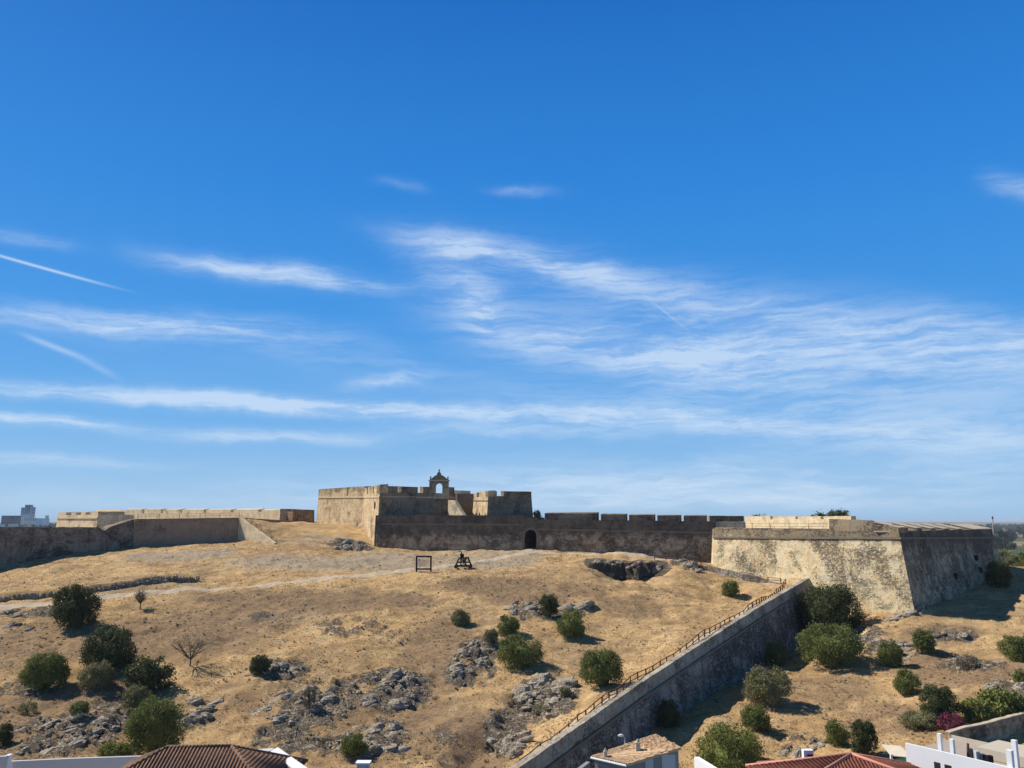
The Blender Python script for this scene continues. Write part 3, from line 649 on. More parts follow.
# ------------------------------------------------------------------ rocks
def rock_into(mb, c, s, r, flat=.7, hi=False):
    n1, n2 = (14, 9) if hi else (7, 4); ph = r.uniform(0, 6); ax = (r.uniform(.8, 1.6) if hi else r.uniform(.7, 1.35), r.uniform(.7, 1.2), r.uniform(.6, 1.1) * flat); rz = r.gauss(.25, .35) if hi else r.uniform(0, 3.14); vs = []; fs = []
    tilt = r.uniform(.05, .45) if hi else r.uniform(-.35, .35); o1, o2, o3 = (r.uniform(0, 6.28) for _ in range(3))
    for i in range(n2 + 1):
        th = math.pi * i / n2
        for j in range(n1):
            a = 2 * math.pi * j / n1 + ph
            if hi:
                dx, dy, dz = math.sin(th) * math.cos(a), math.sin(th) * math.sin(a), math.cos(th)
                q = s * (1 + .20 * math.sin(3 * dx + 2 * dz + o1) * math.cos(2.6 * dy + o2) + .11 * abs(math.sin(7 * dz + 3 * dx + o3)) + .09 * math.sin(9 * dx + 7 * dy + o1) + r.uniform(-.07, .07))
            else: q = s * (1 + r.uniform(-.22, .22))
            x, y, z = q * math.sin(th) * math.cos(a) * ax[0], q * math.sin(th) * math.sin(a) * ax[1], q * math.cos(th) * ax[2]
            if hi: st_ = .30 * s; z = z * .45 + .55 * round(z / st_) * st_
            z += tilt * x; vs.append((c[0] + x * math.cos(rz) - y * math.sin(rz), c[1] + x * math.sin(rz) + y * math.cos(rz), c[2] + z))
    for i in range(n2):
        for j in range(n1): fs.append((i * n1 + j, i * n1 + (j + 1) % n1, (i + 1) * n1 + (j + 1) % n1, (i + 1) * n1 + j))
    mb.add(vs, fs)
def outcrop(u, v, ru, rv, n, s0, s1, label):
    cx, cy, rx, ry = ell(u, v, ru, rv); r = random.Random(int(u * 3 + v)); mb = MB(); o = root('rock_outcrop', (cx, cy, h1(cx, cy)), label, 'rocks')
    pts = []
    for i in range(n):
        a = r.uniform(0, 6.28); q = math.sqrt(r.random()); pts.append((cx + math.cos(a) * q * rx, cy + math.sin(a) * q * ry))
    zz = H(np.array([p[0] for p in pts]), np.array([p[1] for p in pts]))
    big = []
    for (x, y), z in zip(pts, zz): big.append((s0 + (s1 - s0) * r.random() ** 2.6, x, y, z))
    big.sort(reverse=True)
    for i, (s, x, y, z) in enumerate(big):
        if i < 14: m1 = MB(); s *= 1.25; rock_into(m1, (x, y, z - s * .30), s, r, .62, True); m1.build('boulder', 'rock', o, fix=False)
        else: rock_into(mb, (x, y, z - s * .25), s, r, .6)
    ob = mb.build('rubble', 'rock', o, fix=False); ob['kind'] = 'stuff'; return o
for a in [(522, 610, 14, 5, 22, .3, 1.3, 'pale rock lip left of the shaded rock hollow'), (562, 608, 26, 4, 26, .3, 1.2, 'grey rock rim above the light green bush'),
          (468, 662, 20, 18, 60, .25, 1.1, 'jumbled grey rocks left of the wide green bush'), (545, 695, 28, 18, 70, .4, 1.7, 'largest grey outcrop close to the spur wall'),
          (508, 742, 16, 18, 34, .3, 1.1, 'pale rocks at the lower end of the spur railing'), (272, 672, 26, 7, 34, .25, .9, 'grey rocks around the small dark bush on the left slope'),
          (300, 705, 46, 16, 60, .2, .9, 'low grey rocks in the middle of the left slope'), (385, 690, 34, 20, 60, .25, 1.1, 'grey rocks above the green bush left of centre'),
          (370, 738, 34, 16, 60, .25, 1.2, 'rocks around the green bush at the bottom left of centre'), (60, 738, 50, 18, 90, .2, 1.0, 'stony bank above the grey-white wall at the lower left'),
          (110, 715, 40, 18, 60, .2, .8, 'stony bank left of the biggest olive bush'), (192, 712, 20, 12, 40, .25, .9, 'dark rocks right of the biggest olive bush'),
          (22, 612, 34, 3, 24, .25, .9, 'flat dark rocks below the dirt path at the left edge'), (22, 625, 26, 3, 18, .2, .7, 'second row of low rocks under the path at the left edge'),
          (350, 548, 16, 4, 36, .3, 1.1, 'grey rubble at the foot of the inner castle corner'), (686, 568, 12, 4, 20, .3, 1.2, 'flat rocks below the railed walkway'),
          (626, 564, 32, 4, 70, .3, .75, 'rocks along the rim of the dark quarry hollow'), (860, 640, 12, 10, 26, .3, 1.1, 'rocks beside the green trees under the bastion'),
          (945, 633, 26, 4, 22, .25, .8, 'scattered slabs below the bastion shadow'), (900, 615, 22, 2, 24, .3, .9, 'rocks along the foot of the lit bastion corner'),
          (975, 665, 24, 10, 40, .2, .7, 'loose stones on the thorny bank at right'), (895, 648, 18, 6, 18, .25, .8, 'rock slabs next to the bright-edged bush'), (1008, 688, 16, 8, 26, .25, .9, 'pale rocks above the prickly pears'), (800, 748, 24, 5, 26, .2, .7, 'stones on the bank behind the red roof'), (905, 655, 20, 4, 12, .3, .9, 'pale slabs between the two bushes of the right slope')]:
    outcrop(*a)
# dry stone wall above the path
def stonewall(pts, h, label):
    q = [Vector((a, b, h1(a, b - .6))) for a, b in pts]; r = random.Random(5); mb = MB(); o = root('dry_stone_wall', q[len(q) // 2], label, 'wall'); row = []
    for i in range(len(q) - 1):
        a, b = q[i], q[i + 1]; n = max(1, int((b - a).length / .36))
        for k in range(n):
            f = k / n; row.append(((a.x + (b.x - a.x) * f), a.y + (b.y - a.y) * f))
    zz = H(np.array([p[0] for p in row]), np.array([p[1] - .6 for p in row]))
    for (x, y), z in zip(row, zz):
        hh = h * r.uniform(.75, 1.05)
        k = 0.0
        while k < hh: rock_into(mb, (x + r.uniform(-.15, .15), y + r.uniform(-.15, .15) + .15 * k, z + k), r.uniform(.2, .36), r, .8); k += .3
    mb.build('stones', 'rock', o, fix=False)
stonewall([(q.x, q.y - .1) for q in TERR], 1.0, 'low dry stone wall running along the upper side of the dirt path')
# scattered stuff
def scatter_pts(n, seed):
    r = np.random.default_rng(seed); y = 84 + (216 - 84) * r.random(n) ** 1.1; x = (r.random(n) * 2 - 1) * .70 * y; return r, x, y
r, x, y = scatter_pts(5200, 11); w = np.maximum(rockmask(x, y), .04 + .35 * (fbm(x, y, 12, 3, 8) > .60)); k = (r.random(len(x)) < w) & (pathmask(x, y) < .2) & (np.abs(spur_side(x, y)) > 1.5)
x, y = x[k], y[k]; z = H(x, y); mb = MB(); rr = random.Random(3)
for a, b, c in zip(x, y, z): rock_into(mb, (a, b, c), rr.uniform(.08, .30), rr, .7)
o = mb.build('scattered_stones', 'rock', fix=False); o['kind'] = 'stuff'; o['label'] = 'loose grey stones strewn over the hillside'; o['category'] = 'stones'
def tufts(name, n, seed, hmin, hmax, wd, mat, dens, label, blades=5):
    r, x, y = scatter_pts(n, seed); k = (r.random(len(x)) < dens(x, y)) & (pathmask(x, y) < .3) & (np.abs(spur_side(x, y)) > 1.4); x, y = x[k], y[k]; z = H(x, y); m = len(x)
    A = r.uniform(0, 6.28, (m, blades)); hh = r.uniform(hmin, hmax, (m, 1)) * r.uniform(.6, 1, (m, blades)); ln = hh * r.uniform(.2, .9, (m, blades)); o_ = r.uniform(-.5, .5, (m, blades, 2)) * hmax * .7
    bx = x[:, None] + o_[..., 0]; by = y[:, None] + o_[..., 1]; bz = np.repeat(z[:, None], blades, 1) - .06
    px, py = -np.sin(A) * wd, np.cos(A) * wd
    V = np.stack([np.stack([bx - px, by - py, bz], -1), np.stack([bx + px, by + py, bz], -1), np.stack([bx + np.cos(A) * ln, by + np.sin(A) * ln, bz + hh], -1)], 2).reshape(-1, 3)
    kf = len(V) // 3; me = bpy.data.meshes.new(name); me.from_pydata(V.tolist(), [], [(3 * i, 3 * i + 1, 3 * i + 2) for i in range(kf)]); set_tint(me, kf, r); me.materials.append(M[mat])
    o = bpy.data.objects.new(name, me); COL.objects.link(o); o['kind'] = 'stuff'; o['label'] = label; o['category'] = 'grass'; return o
tufts('dry_grass', 70000, 21, .08, .30, .06, 'straw', lambda x, y: .25 + .75 * (fbm(x, y, 9, 3, 61) > .48), 'dry straw-coloured grass over the hillside')
tufts('low_scrub', 16000, 22, .12, .38, .09, 'leaf_scrub', lambda x, y: np.clip(.04 + blob(SCRUB, x, y) * .8 * (fbm(x, y, 5, 3, 62) > .5) + .3 * (fbm(x, y, 7, 3, 63) > .64), 0, 1), 'low grey-brown scrub on the stony parts of the slope', 7)

tufts('weeds', 2600, 25, .2, .7, .09, 'leaf_olive', lambda x, y: np.clip(.02 + .9 * (fbm(x, y, 6, 3, 64) > .66) * (blob(SCRUB, x, y) > .2) + .5 * (spur_side(x, y) > 0) * (spur_side(x, y) < 4), 0, 1), 'green weeds scattered between the rocks', 9)
# ------------------------------------------------------------------ fort
def xy(u, Yd): p = P(u, 520, Yd); return (p.x, p.y)
def zat(v, Yd): return P(512, v, Yd).z
# --- front curtain with the gate
K0 = P(383, 515, 214); K1a = P(524.3, 515, 203.6); K1b = P(537.2, 515, 202.8); K2 = P(713, 522, 190)
cur = root('fortress_curtain_wall', (K1a.x, K1a.y, -9), 'long shaded front wall of the fortress with the arched gate', 'fortress wall')
mb = MB(); ztL = zat(515.3, 208); ztR = zat(520, 203); ztE = zat(521.5, 190); BT = .06
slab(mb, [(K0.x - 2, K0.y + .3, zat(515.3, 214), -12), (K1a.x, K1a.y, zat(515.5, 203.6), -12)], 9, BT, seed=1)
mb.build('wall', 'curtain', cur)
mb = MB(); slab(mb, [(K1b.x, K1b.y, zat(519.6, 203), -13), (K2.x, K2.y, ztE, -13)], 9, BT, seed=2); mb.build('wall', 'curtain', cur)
# gate block with a real arched tunnel
ga = Vector((K1a.x, K1a.y, 0)); gb = Vector((K1b.x, K1b.y, 0)); gd = (gb - ga).normalized(); gn = Vector((gd.y, -gd.x, 0)); gw = (gb - ga).length
zg = h1((ga.x + gb.x) / 2, (ga.y + gb.y) / 2 - 1) ; zsp = zat(535.5, 203); N = 12; margin = .12
def gp(s, z, o): q = ga + gd * s + gn * (o + BT * (1.3 - z)); return (q.x, q.y, z)
arch = [(margin, zg - 2)] + [(gw / 2 - (gw / 2 - margin) * math.cos(math.pi * i / N), zsp + (gw / 2 - margin) * math.sin(math.pi * i / N) * .95) for i in range(N + 1)] + [(gw - margin, zg - 2)]
topz = zat(517.5, 203); mb = MB(); vs = []; fs = []
for (s, z) in arch:
    ss = s; vs += [gp(s, z, 0), gp(s, topz, 0), gp(s, z, -9), gp(s, topz, -9)]
for i in range(len(arch) - 1):
    a, b = i * 4, i * 4 + 4; fs += [(a, b, b + 1, a + 1), (a + 1, b + 1, b + 3, a + 3), (a, a + 2, b + 2, b), (a + 2, a + 3, b + 3, b + 2)]
mb.add(vs, fs)
for s0, s1 in ((-.0, margin), (gw - margin, gw)):
    mb.prism([gp(s0, -13, 0), gp(s1, -13, 0), gp(s1, -13, -9), gp(s0, -13, -9)], [gp(s0, topz, 0), gp(s1, topz, 0), gp(s1, topz, -9), gp(s0, topz, -9)])
g = mb.build('gateway', 'curtain', cur)
mb = MB()
for i in range(N):   # dressed stone arch ring
    a0, a1 = math.pi * i / N, math.pi * (i + 1) / N; r0, r1 = gw / 2 - margin - .02, gw / 2 + .42
    q = []
    for o in (.14, -.05):
        q.append([gp(gw / 2 - r * math.cos(a), zsp + r * math.sin(a) * .95, o) for r, a in ((r0, a0), (r0, a1), (r1, a1), (r1, a0))])
    mb.prism(q[0], q[1])
for s0, s1 in ((-.42, margin + .02), (gw - margin - .02, gw + .42)):
    mb.prism([gp(s0, zg - 1, -.05), gp(s1, zg - 1, -.05), gp(s1, zg - 1, .14), gp(s0, zg - 1, .14)], [gp(s0, zsp, -.05), gp(s1, zsp, -.05), gp(s1, zsp, .14), gp(s0, zsp, .14)])
mb.build('gate_surround', 'cordon', g)
mb = MB(); mb.prism([gp(0, zg - 1, -7), gp(gw, zg - 1, -7), gp(gw, zg - 1, -7.3), gp(0, zg - 1, -7.3)], [gp(0, topz - .5, -7), gp(gw, topz - .5, -7), gp(gw, topz - .5, -7.3), gp(0, topz - .5, -7.3)])
mb.build('gate_dark_back', 'opening_shade', g)  # added near-black panel closing the tunnel so the gateway looks dark
# cordons
mb = MB(); slab(mb, [(K0.x, K0.y - .1, zat(523.3, 214), zat(523.3, 214) - .38), (K1a.x, K1a.y - .1, zat(524, 203.6), zat(524, 203.6) - .38)], .5, 0, 3, .02, .02, 4)
slab(mb, [(K1b.x, K1b.y - .1, zat(528.5, 203), zat(528.5, 203) - .38), (K2.x, K2.y - .1, zat(532, 190), zat(532, 190) - .38)], .5, 0, 3, .02, .02, 5)
for q in range(len(mb.v)): x_, y_, z_ = mb.v[q]; mb.v[q] = (x_ - .11, y_ - .36, z_)
mb.build('cordon', 'cordon', cur)
# merlons on the right half
path = ((K1b.x, K1b.y), (K2.x, K2.y))
def frac(path, u):
    A, Bq = path; lo, hi = -.3, 1.3
    for _ in range(50):
        m = (lo + hi) / 2; x_ = A[0] + (Bq[0] - A[0]) * m; y_ = A[1] + (Bq[1] - A[1]) * m; uu = 512 + F * x_ / y_ * (CP + SP * (520 - 384) / F)
        if uu < u: lo = m
        else: hi = m
    return lo
for u0, u1 in ((543.5, 596), (600, 625), (628.3, 653.5), (656.7, 680), (683.3, 706)):
    f0, f1 = frac(path, u0), frac(path, u1); yy = path[0][1] + (path[1][1] - path[0][1]) * (f0 + f1) / 2; mb = MB()
    vt = 512.0 + (u0 - 543) / 160 * 3.2; vb = 519.5 + (u0 - 543) / 160 * 2; at(mb, path, f0, f1, zat(vt, yy), zat(vb, yy) - .25, 2.6, off=-1.1, slope=.25); mb.build('merlon', 'castle_dark', cur)
def shaded_front(o):   # faces away from the sun take the darker copy: painted shade with lichen
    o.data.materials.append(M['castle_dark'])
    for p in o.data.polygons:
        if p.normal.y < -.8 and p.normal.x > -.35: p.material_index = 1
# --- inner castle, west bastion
E_, F_, G_, H_ = xy(317.5, 262), xy(363.5, 238), xy(379, 214.5), xy(455, 226)
zt = 9.3; zm = zat(493, 222); cas = root('castle_keep_bastion', (G_[0], G_[1], -8), 'tall left bastion of the inner castle with sunlit left faces', 'castle tower')
poly = [E_, F_, G_, H_, xy(462, 262), xy(335, 300)]; mb = MB(); mass(mb, poly, zm, -9, .05)
o = mb.build('bastion', 'castle', cas); shaded_front(o)
def run_blocks(parent, A, Bq, us, top, bot, thick, mat, name='merlon', off=0, slope=.15, jit=0):
    for u0, u1 in us:
        mb = MB(); f0, f1 = max(0, frac((A, Bq), u0)), min(1, frac((A, Bq), u1)); at(mb, (A, Bq), f0, f1, top - random.uniform(0, jit), bot, thick, off, slope); mb.build(name, mat, parent)
run_blocks(cas, E_, F_, [(317.5, 346), (347.4, 363.5)], 10.0, zm - .2, 2.2, 'castle')
run_blocks(cas, F_, G_, [(363.5, 366), (367, 372), (373, 379)], zt + .2, zm - .2, 2.2, 'castle')
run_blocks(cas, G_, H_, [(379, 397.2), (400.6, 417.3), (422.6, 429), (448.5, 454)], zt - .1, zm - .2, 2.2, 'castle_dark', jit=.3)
mb = MB(); run = [(E_[0], E_[1]), (F_[0], F_[1]), (G_[0], G_[1]), (H_[0], H_[1])]
slab(mb, [(x_ - .18, y_ - .18, zc, zc - .35) for (x_, y_), zc in zip(run, (zat(497, 262), zat(496.6, 238), zat(496.4, 214.5), zat(497, 226)))], .4, 0, 4, .02, .01, 8); mb.build('cordon', 'cordon_light', cas)
f_ = frac((F_, G_), 375.0); zc_ = zat(505.3, 217); nd = Vector((G_[1] - F_[1], -(G_[0] - F_[0]), 0)).normalized()
q = Vector((F_[0] + (G_[0] - F_[0]) * f_, F_[1] + (G_[1] - F_[1]) * f_, zc_)) + nd * (.05 * (zm - zc_))
mb = MB(); mb.tube([q - nd * .6, q + nd * .05], 1.15, 16); mb.build('round_opening', 'opening_shade', cas)  # near-black disc on the wall, the opening's shade given as colour
# --- bell gable
Yg = 223.0; gl, gr = P(429.3, 497, Yg), P(448.5, 497, Yg); gw2 = gr.x - gl.x; bg = root('bell_gable', ((gl.x + gr.x) / 2, Yg, zm), 'small arched bell gable standing on top of the inner castle', 'bell gable')
def gx(u): return P(u, 490, Yg).x
def gz(v): return zat(v, Yg)
mb = MB(); th = 1.3
outl = [(429.3, 480.5), (430, 479), (431.5, 478.5), (433.5, 476.8), (435, 475.5), (436.7, 475), (437.2, 472.8), (438.8, 471.8), (440.4, 472.8), (440.8, 475), (442.5, 475.3), (444, 476.5), (446.5, 478.4), (448.2, 479.5), (448.5, 481)]
oa = [(436.0, None)] + []
aw0, aw1, asp, ab = 435.7, 442.4, 486.6, 494.5; NA = 8
inner = [(aw0, ab)] + [((aw0 + aw1) / 2 - (aw1 - aw0) / 2 * math.cos(math.pi * i / NA), asp - (aw1 - aw0) / 2 * math.sin(math.pi * i / NA)) for i in range(NA + 1)] + [(aw1, ab)]
def topv(u):
    for (a, b), (c, d) in zip(outl, outl[1:]):
        if a <= u <= c: return b + (d - b) * (u - a) / max(1e-6, c - a)
    return 481
us = sorted(set([p[0] for p in outl] + [p[0] for p in inner if aw0 < p[0] < aw1] + [aw0, aw1]))
def lowv(u):
    if u <= aw0 + 1e-6 or u >= aw1 - 1e-6: return 499
    for (a, b), (c, d) in zip(inner[1:-1], inner[2:-1]):
        if a - 1e-6 <= u <= c + 1e-6: return b + (d - b) * (u - a) / max(1e-6, c - a)
    return asp
for a, b in zip(us, us[1:]):
    mid = (a + b) / 2; ina = aw0 < mid < aw1
    la = lowv(a + 1e-4) if ina else 499; lb_ = lowv(b - 1e-4) if ina else 499
    if ina: la = min(la, asp); lb_ = min(lb_, asp)
    y0 = Yg - .3
    mb.prism([(gx(a), y0, gz(la)), (gx(b), y0, gz(lb_)), (gx(b), y0 + th, gz(lb_)), (gx(a), y0 + th, gz(la))], [(gx(a), y0, gz(topv(a))), (gx(b), y0, gz(topv(b))), (gx(b), y0 + th, gz(topv(b))), (gx(a), y0 + th, gz(topv(a)))])
mb.build('gable_wall', 'castle', bg)
mb = MB(); mb.box(((gx(aw0) + gx(aw1)) / 2, Yg + .35, gz(499)), gx(aw1) - gx(aw0), th - .06, gz(493.8) - gz(499)); mb.build('sill', 'castle', bg)
mb = MB(); mb.box(((gl.x + gr.x) / 2, Yg + .35, gz(481)), gw2 + .5, th + .3, .3); mb.build('cornice', 'cordon_light', bg)
for u in (430.3, 447.6, 438.8):
    mb = MB(); c = (gx(u), Yg + .35, gz(topv(u)) - .1); mb.tube([c, (c[0], c[1], c[2] + .3), (c[0], c[1], c[2] + .55), (c[0], c[1], c[2] + .95)], [.22, .12, .26, .04], 8); mb.build('finial', 'castle', bg, smooth=True)
# --- lit stair flank
A_, B_ = P(448, 500, 219), P(463.5, 515, 213.5); st = root('stair_wall', (A_.x, A_.y, 0), 'sunlit wedge-shaped stair wall between the two inner castle bastions', 'stair')
mb = MB(); C_ = P(454.5, 501, 216.7)
slab(mb, [(A_.x, A_.y, A_.z, -3), (C_.x, C_.y, C_.z, -3), (B_.x, B_.y, zat(515.5, 213.5), -3)], 1.0, 0, 8, 0, 0); mb.build('flank', 'pale', st)
# --- joining wall and east bastion
jw = root('castle_link_wall', (P(460, 515, 236).x, 236, -4), 'dark wall linking the two bastions of the inner castle', 'castle wall')
mb = MB(); slab(mb, [(*xy(445, 236), zat(493.5, 236), -8), (*xy(479, 236), zat(494, 236), -8)], 6, .05, 1.5, .1); mb.build('wall', 'castle_dark', jw)
mb = MB(); slab(mb, [(*xy(452, 244), zat(490.3, 244), 0), (*xy(470, 244), zat(491, 244), 0)], 1.5, .05, 1.5, .25, seed=3); mb.build('broken_crest', 'pale', jw)
E2, F2, G2, H2 = xy(473.6, 229), xy(488, 211.5), xy(531.5, 216), xy(528, 245)
eb = root('castle_east_bastion', (F2[0], F2[1], -8), 'right bastion of the inner castle with a narrow sunlit left face', 'castle tower')
zm2 = zat(496, 213); mb = MB(); mass(mb, [E2, F2, G2, H2, xy(478, 245)], zm2, -9, .075); o = mb.build('bastion', 'castle', eb); shaded_front(o)
zt2 = zat(490.6, 212)
run_blocks(eb, E2, F2, [(473.6, 476.5), (479, 488)], zt2 + .1, zm2 - .2, 2, 'castle')
run_blocks(eb, F2, G2, [(488, 496.8), (503.5, 531.5)], zt2, zm2 - .2, 2, 'castle_dark')
mb = MB(); slab(mb, [(x_ - .15, y_ - .2, zc, zc - .32) for (x_, y_), zc in zip((E2, F2, G2), (zat(500, 229), zat(500.3, 211.5), zat(500.3, 216)))], .4, 0, 4, .02, .01, 8); mb.build('cordon', 'cordon', eb)
# --- great right bastion
A3 = (P(713.5, 528, 188.5).x, 188.5); C3 = (P(898.5, 530, 150).x, 150.0); D3 = (P(991.5, 529, 186).x, 186.0)
zt3 = -2.0; gbs = root('great_bastion', (C3[0], C3[1], -17), 'huge angular bastion at right, sunlit mottled left face and shaded right face', 'fortress bastion')
cb = P(915, 613.5, 147.2); ab3 = P(713.5, 566, 187.6); db3 = P(1010, 590, 184.5)
top3 = [A3, C3, D3, (118, 240), (50, 240)]; zb3 = -21.0
def low(tp, lw, zt_, zb_, zl):
    k = (zb_ - zt_) / (zl - zt_); return (tp[0] + (lw[0] - tp[0]) * k, tp[1] + (lw[1] - tp[1]) * k)
bot3 = [low(A3, (ab3.x - .2, ab3.y - .5), zt3, zb3, -9.8), low(C3, (cb.x, cb.y), zt3, zb3, cb.z), low(D3, (D3[0] + 2.1, D3[1] - .9), zt3, zb3, -14), (120, 242), (48, 242)]
# faces subdivided so that the surfaces undulate like old masonry
def face(mb, a, b, c, d, nu, nv, amp, seed):
    vs = []
    nrm = (Vector(b) - Vector(a)).cross(Vector(d) - Vector(a)).normalized()
    for j in range(nv + 1):
        for i in range(nu + 1):
            s, t_ = i / nu, j / nv; p = (Vector(a) * (1 - s) + Vector(b) * s) * (1 - t_) + (Vector(d) * (1 - s) + Vector(c) * s) * t_
            e = min(1, 6 * s, 6 * (1 - s)) * min(1, 5 * (1 - t_)); q = float(fbm(np.array([s * nu * .5]), np.array([t_ * nv * .5 + seed]), 4, 4, seed)[0]) - .5
            vs.append(p + nrm * q * amp * e)
    fs = [(j * (nu + 1) + i, j * (nu + 1) + i + 1, (j + 1) * (nu + 1) + i + 1, (j + 1) * (nu + 1) + i) for j in range(nv) for i in range(nu)]
    mb.add(vs, fs)
T3 = [(x_, y_, zt3) for x_, y_ in top3]; B3 = [(x_, y_, zb3) for x_, y_ in bot3]
mb = MB(); face(mb, B3[0], B3[1], T3[1], T3[0], 70, 26, .5, 3); nleft = len(mb.f); face(mb, B3[1], B3[2], T3[2], T3[1], 60, 26, .5, 9); nright = len(mb.f)
for i in (2, 3, 4): mb.add([B3[i], B3[(i + 1) % 5], T3[(i + 1) % 5], T3[i]], [(0, 1, 2, 3)])
mb.add(T3, [(0, 1, 2, 3, 4)]); mb.add(B3, [(4, 3, 2, 1, 0)])
bb = mb.build('bastion_body', 'bastion', gbs, fix=False); bb.data.materials.append(M['bastion_shaded'])
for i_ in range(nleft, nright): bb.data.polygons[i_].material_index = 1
mb = MB(); zc3 = (-4.0, -3.35, -4.0)
def onface(tp, bt, z): k = (z - zt3) / (zb3 - zt3); return (tp[0] + (bt[0] - tp[0]) * k, tp[1] + (bt[1] - tp[1]) * k)
cpts = [onface(a, b, z) for a, b, z in zip(top3[:3], bot3[:3], zc3)]
slab(mb, [(cpts[0][0] - .22, cpts[0][1] - .2, zc3[0] + .25, zc3[0] - .15), (cpts[1][0] - .02, cpts[1][1] - .36, zc3[1] + .25, zc3[1] - .15), (cpts[2][0] + .2, cpts[2][1] - .2, zc3[2] + .25, zc3[2] - .15)], .7, 0, 4, .01, .01, 5)
mb.build('cordon', 'cordon', gbs)  # dark stone paints the thin shadow line of the cordon
# left-face parapet: low eroded part then full height merlon, corner block
pl_ = (A3, C3)
mb = MB(); at(mb, pl_, .0, frac(pl_, 829), zt3 + .28, zt3 - .3, 1.2, off=.02, slope=.1); mb.build('low_parapet', 'bastion_dark', gbs)
f0, f1 = frac(pl_, 829), 1.0
def pp(f, o=0): return (A3[0] + (C3[0] - A3[0]) * f, A3[1] + (C3[1] - A3[1]) * f)
mb = MB(); slab(mb, [(*pp(f0), zat(519, 163), zt3 - .3), (*pp(f0 + (1 - f0) * .5), zat(520.5, 157), zt3 - .3), (*pp(f0 + (1 - f0) * .85), zat(525, 152), zt3 - .3), (C3[0] - .05, C3[1] + .05, zat(528.3, 150), zt3 - .3)], 3.2, 0, 1.4, .09, .05, 12); mb.build('parapet', 'bastion_dark', gbs)
mb = MB(); slab(mb, [(C3[0] + .15, C3[1] + .3, zt3 + .02, zt3 - .25), (D3[0], D3[1], zt3 + .02, zt3 - .25)], 4.5, 0, 1.6, .02, .03, 14); mb.build('embrasure_floor', 'coping', gbs)
pr_ = (C3, D3); us = [(899, 906), (915.5, 921), (930, 935), (943.5, 948.5), (957, 962), (974, 991.5)]
for u0, u1 in us:
    mb = MB(); g0, g1 = max(0.004, frac(pr_, u0)), min(1, frac(pr_, u1)); zo = -.45 - .008 * (u0 - 898); at(mb, pr_, g0, g1, zo, zt3 - .2, 4.6, off=.04, slope=1.0); ml = mb.build('merlon', 'bastion_dark', gbs)
    mb = MB(); at(mb, pr_, g0 - .002, g1 + .002, zo + .16, zo, 4.7, off=.1, slope=1.0)
    for i_ in (0, 1): v_ = mb.v[i_]; mb.v[i_] = (v_[0], v_[1], v_[2] - .985)
    mb.build('merlon_top', 'coping', ml)  # pale cap over a dark body paints the sunlit strip of each top
mb = MB()
for f in (.30, .52, .86): at(mb, pr_, f, f + .02, 0, 0, 0)
hole = MB()
for u, v in ((930, 548 + 20), (954, 576), (975, 558), (979, 570)):
    p = None
    for f in np.linspace(0, 1, 300):
        tp = (C3[0] + (D3[0] - C3[0]) * f, C3[1] + (D3[1] - C3[1]) * f); bt = (bot3[1][0] + (bot3[2][0] - bot3[1][0]) * f, bot3[1][1] + (bot3[2][1] - bot3[1][1]) * f)
        z = P(512, v, tp[1]).z; qx, qy = onface(tp, bt, z); uu = 512 + F * qx / qy * (CP - SP * (-(v - 384) / F))
        if uu >= u: p = (qx, qy, z); break
    if p and u > 940: hole.box((p[0], p[1] + .6, p[2] - .5), 1.3, 1.6, 1.1, math.atan2(35, 38))
hole.build('drain_hole', 'opening_shade', gbs)  # solid dark boxes, the shade of the holes put in their colour
# inner pale wall on the bastion terrace
iw = root('inner_parapet', (P(800, 520, 198).x, 198, -2), 'pale sunlit inner parapet with small gun slits on top of the great bastion', 'parapet')
IA, IB = xy(745, 214), xy(851, 172)
mb = MB(); at(mb, (IA, IB), 0, 1, zat(519.2, 195), zt3 - .1, 1.3); mb.build('wall', 'pale', iw)
for u0, u1 in ((745, 770.3), (772.6, 795.3), (797.6, 820.5), (823.5, 851)):
    f0, f1 = frac((IA, IB), u0), frac((IA, IB), u1); mb = MB(); yy = IA[1] + (IB[1] - IA[1]) * (f0 + f1) / 2; at(mb, (IA, IB), max(0, f0), min(1, f1), zat(516.2, yy), zat(519.5, 195) - .05, 1.2, off=-.05); mb.build('merlon', 'pale', iw)
dk = root('rampart_block', (P(728, 520, 205).x, 205, -2), 'dark low rampart block between the curtain merlons and the pale inner parapet', 'rampart')
mb = MB(); slab(mb, [(*xy(709.5, 206), zat(515.7, 206), -2.6), (*xy(744, 205), zat(515.9, 205), -2.6)], 3, 0, 2, .05); mb.build('wall', 'castle_dark', dk)
mb = MB(); slab(mb, [(*xy(705, 200), zat(522, 200), -2.6), (*xy(745, 197), zat(521.5, 197), -2.6)], 2, 0, 2, .05); mb.build('banquette', 'pale', dk)
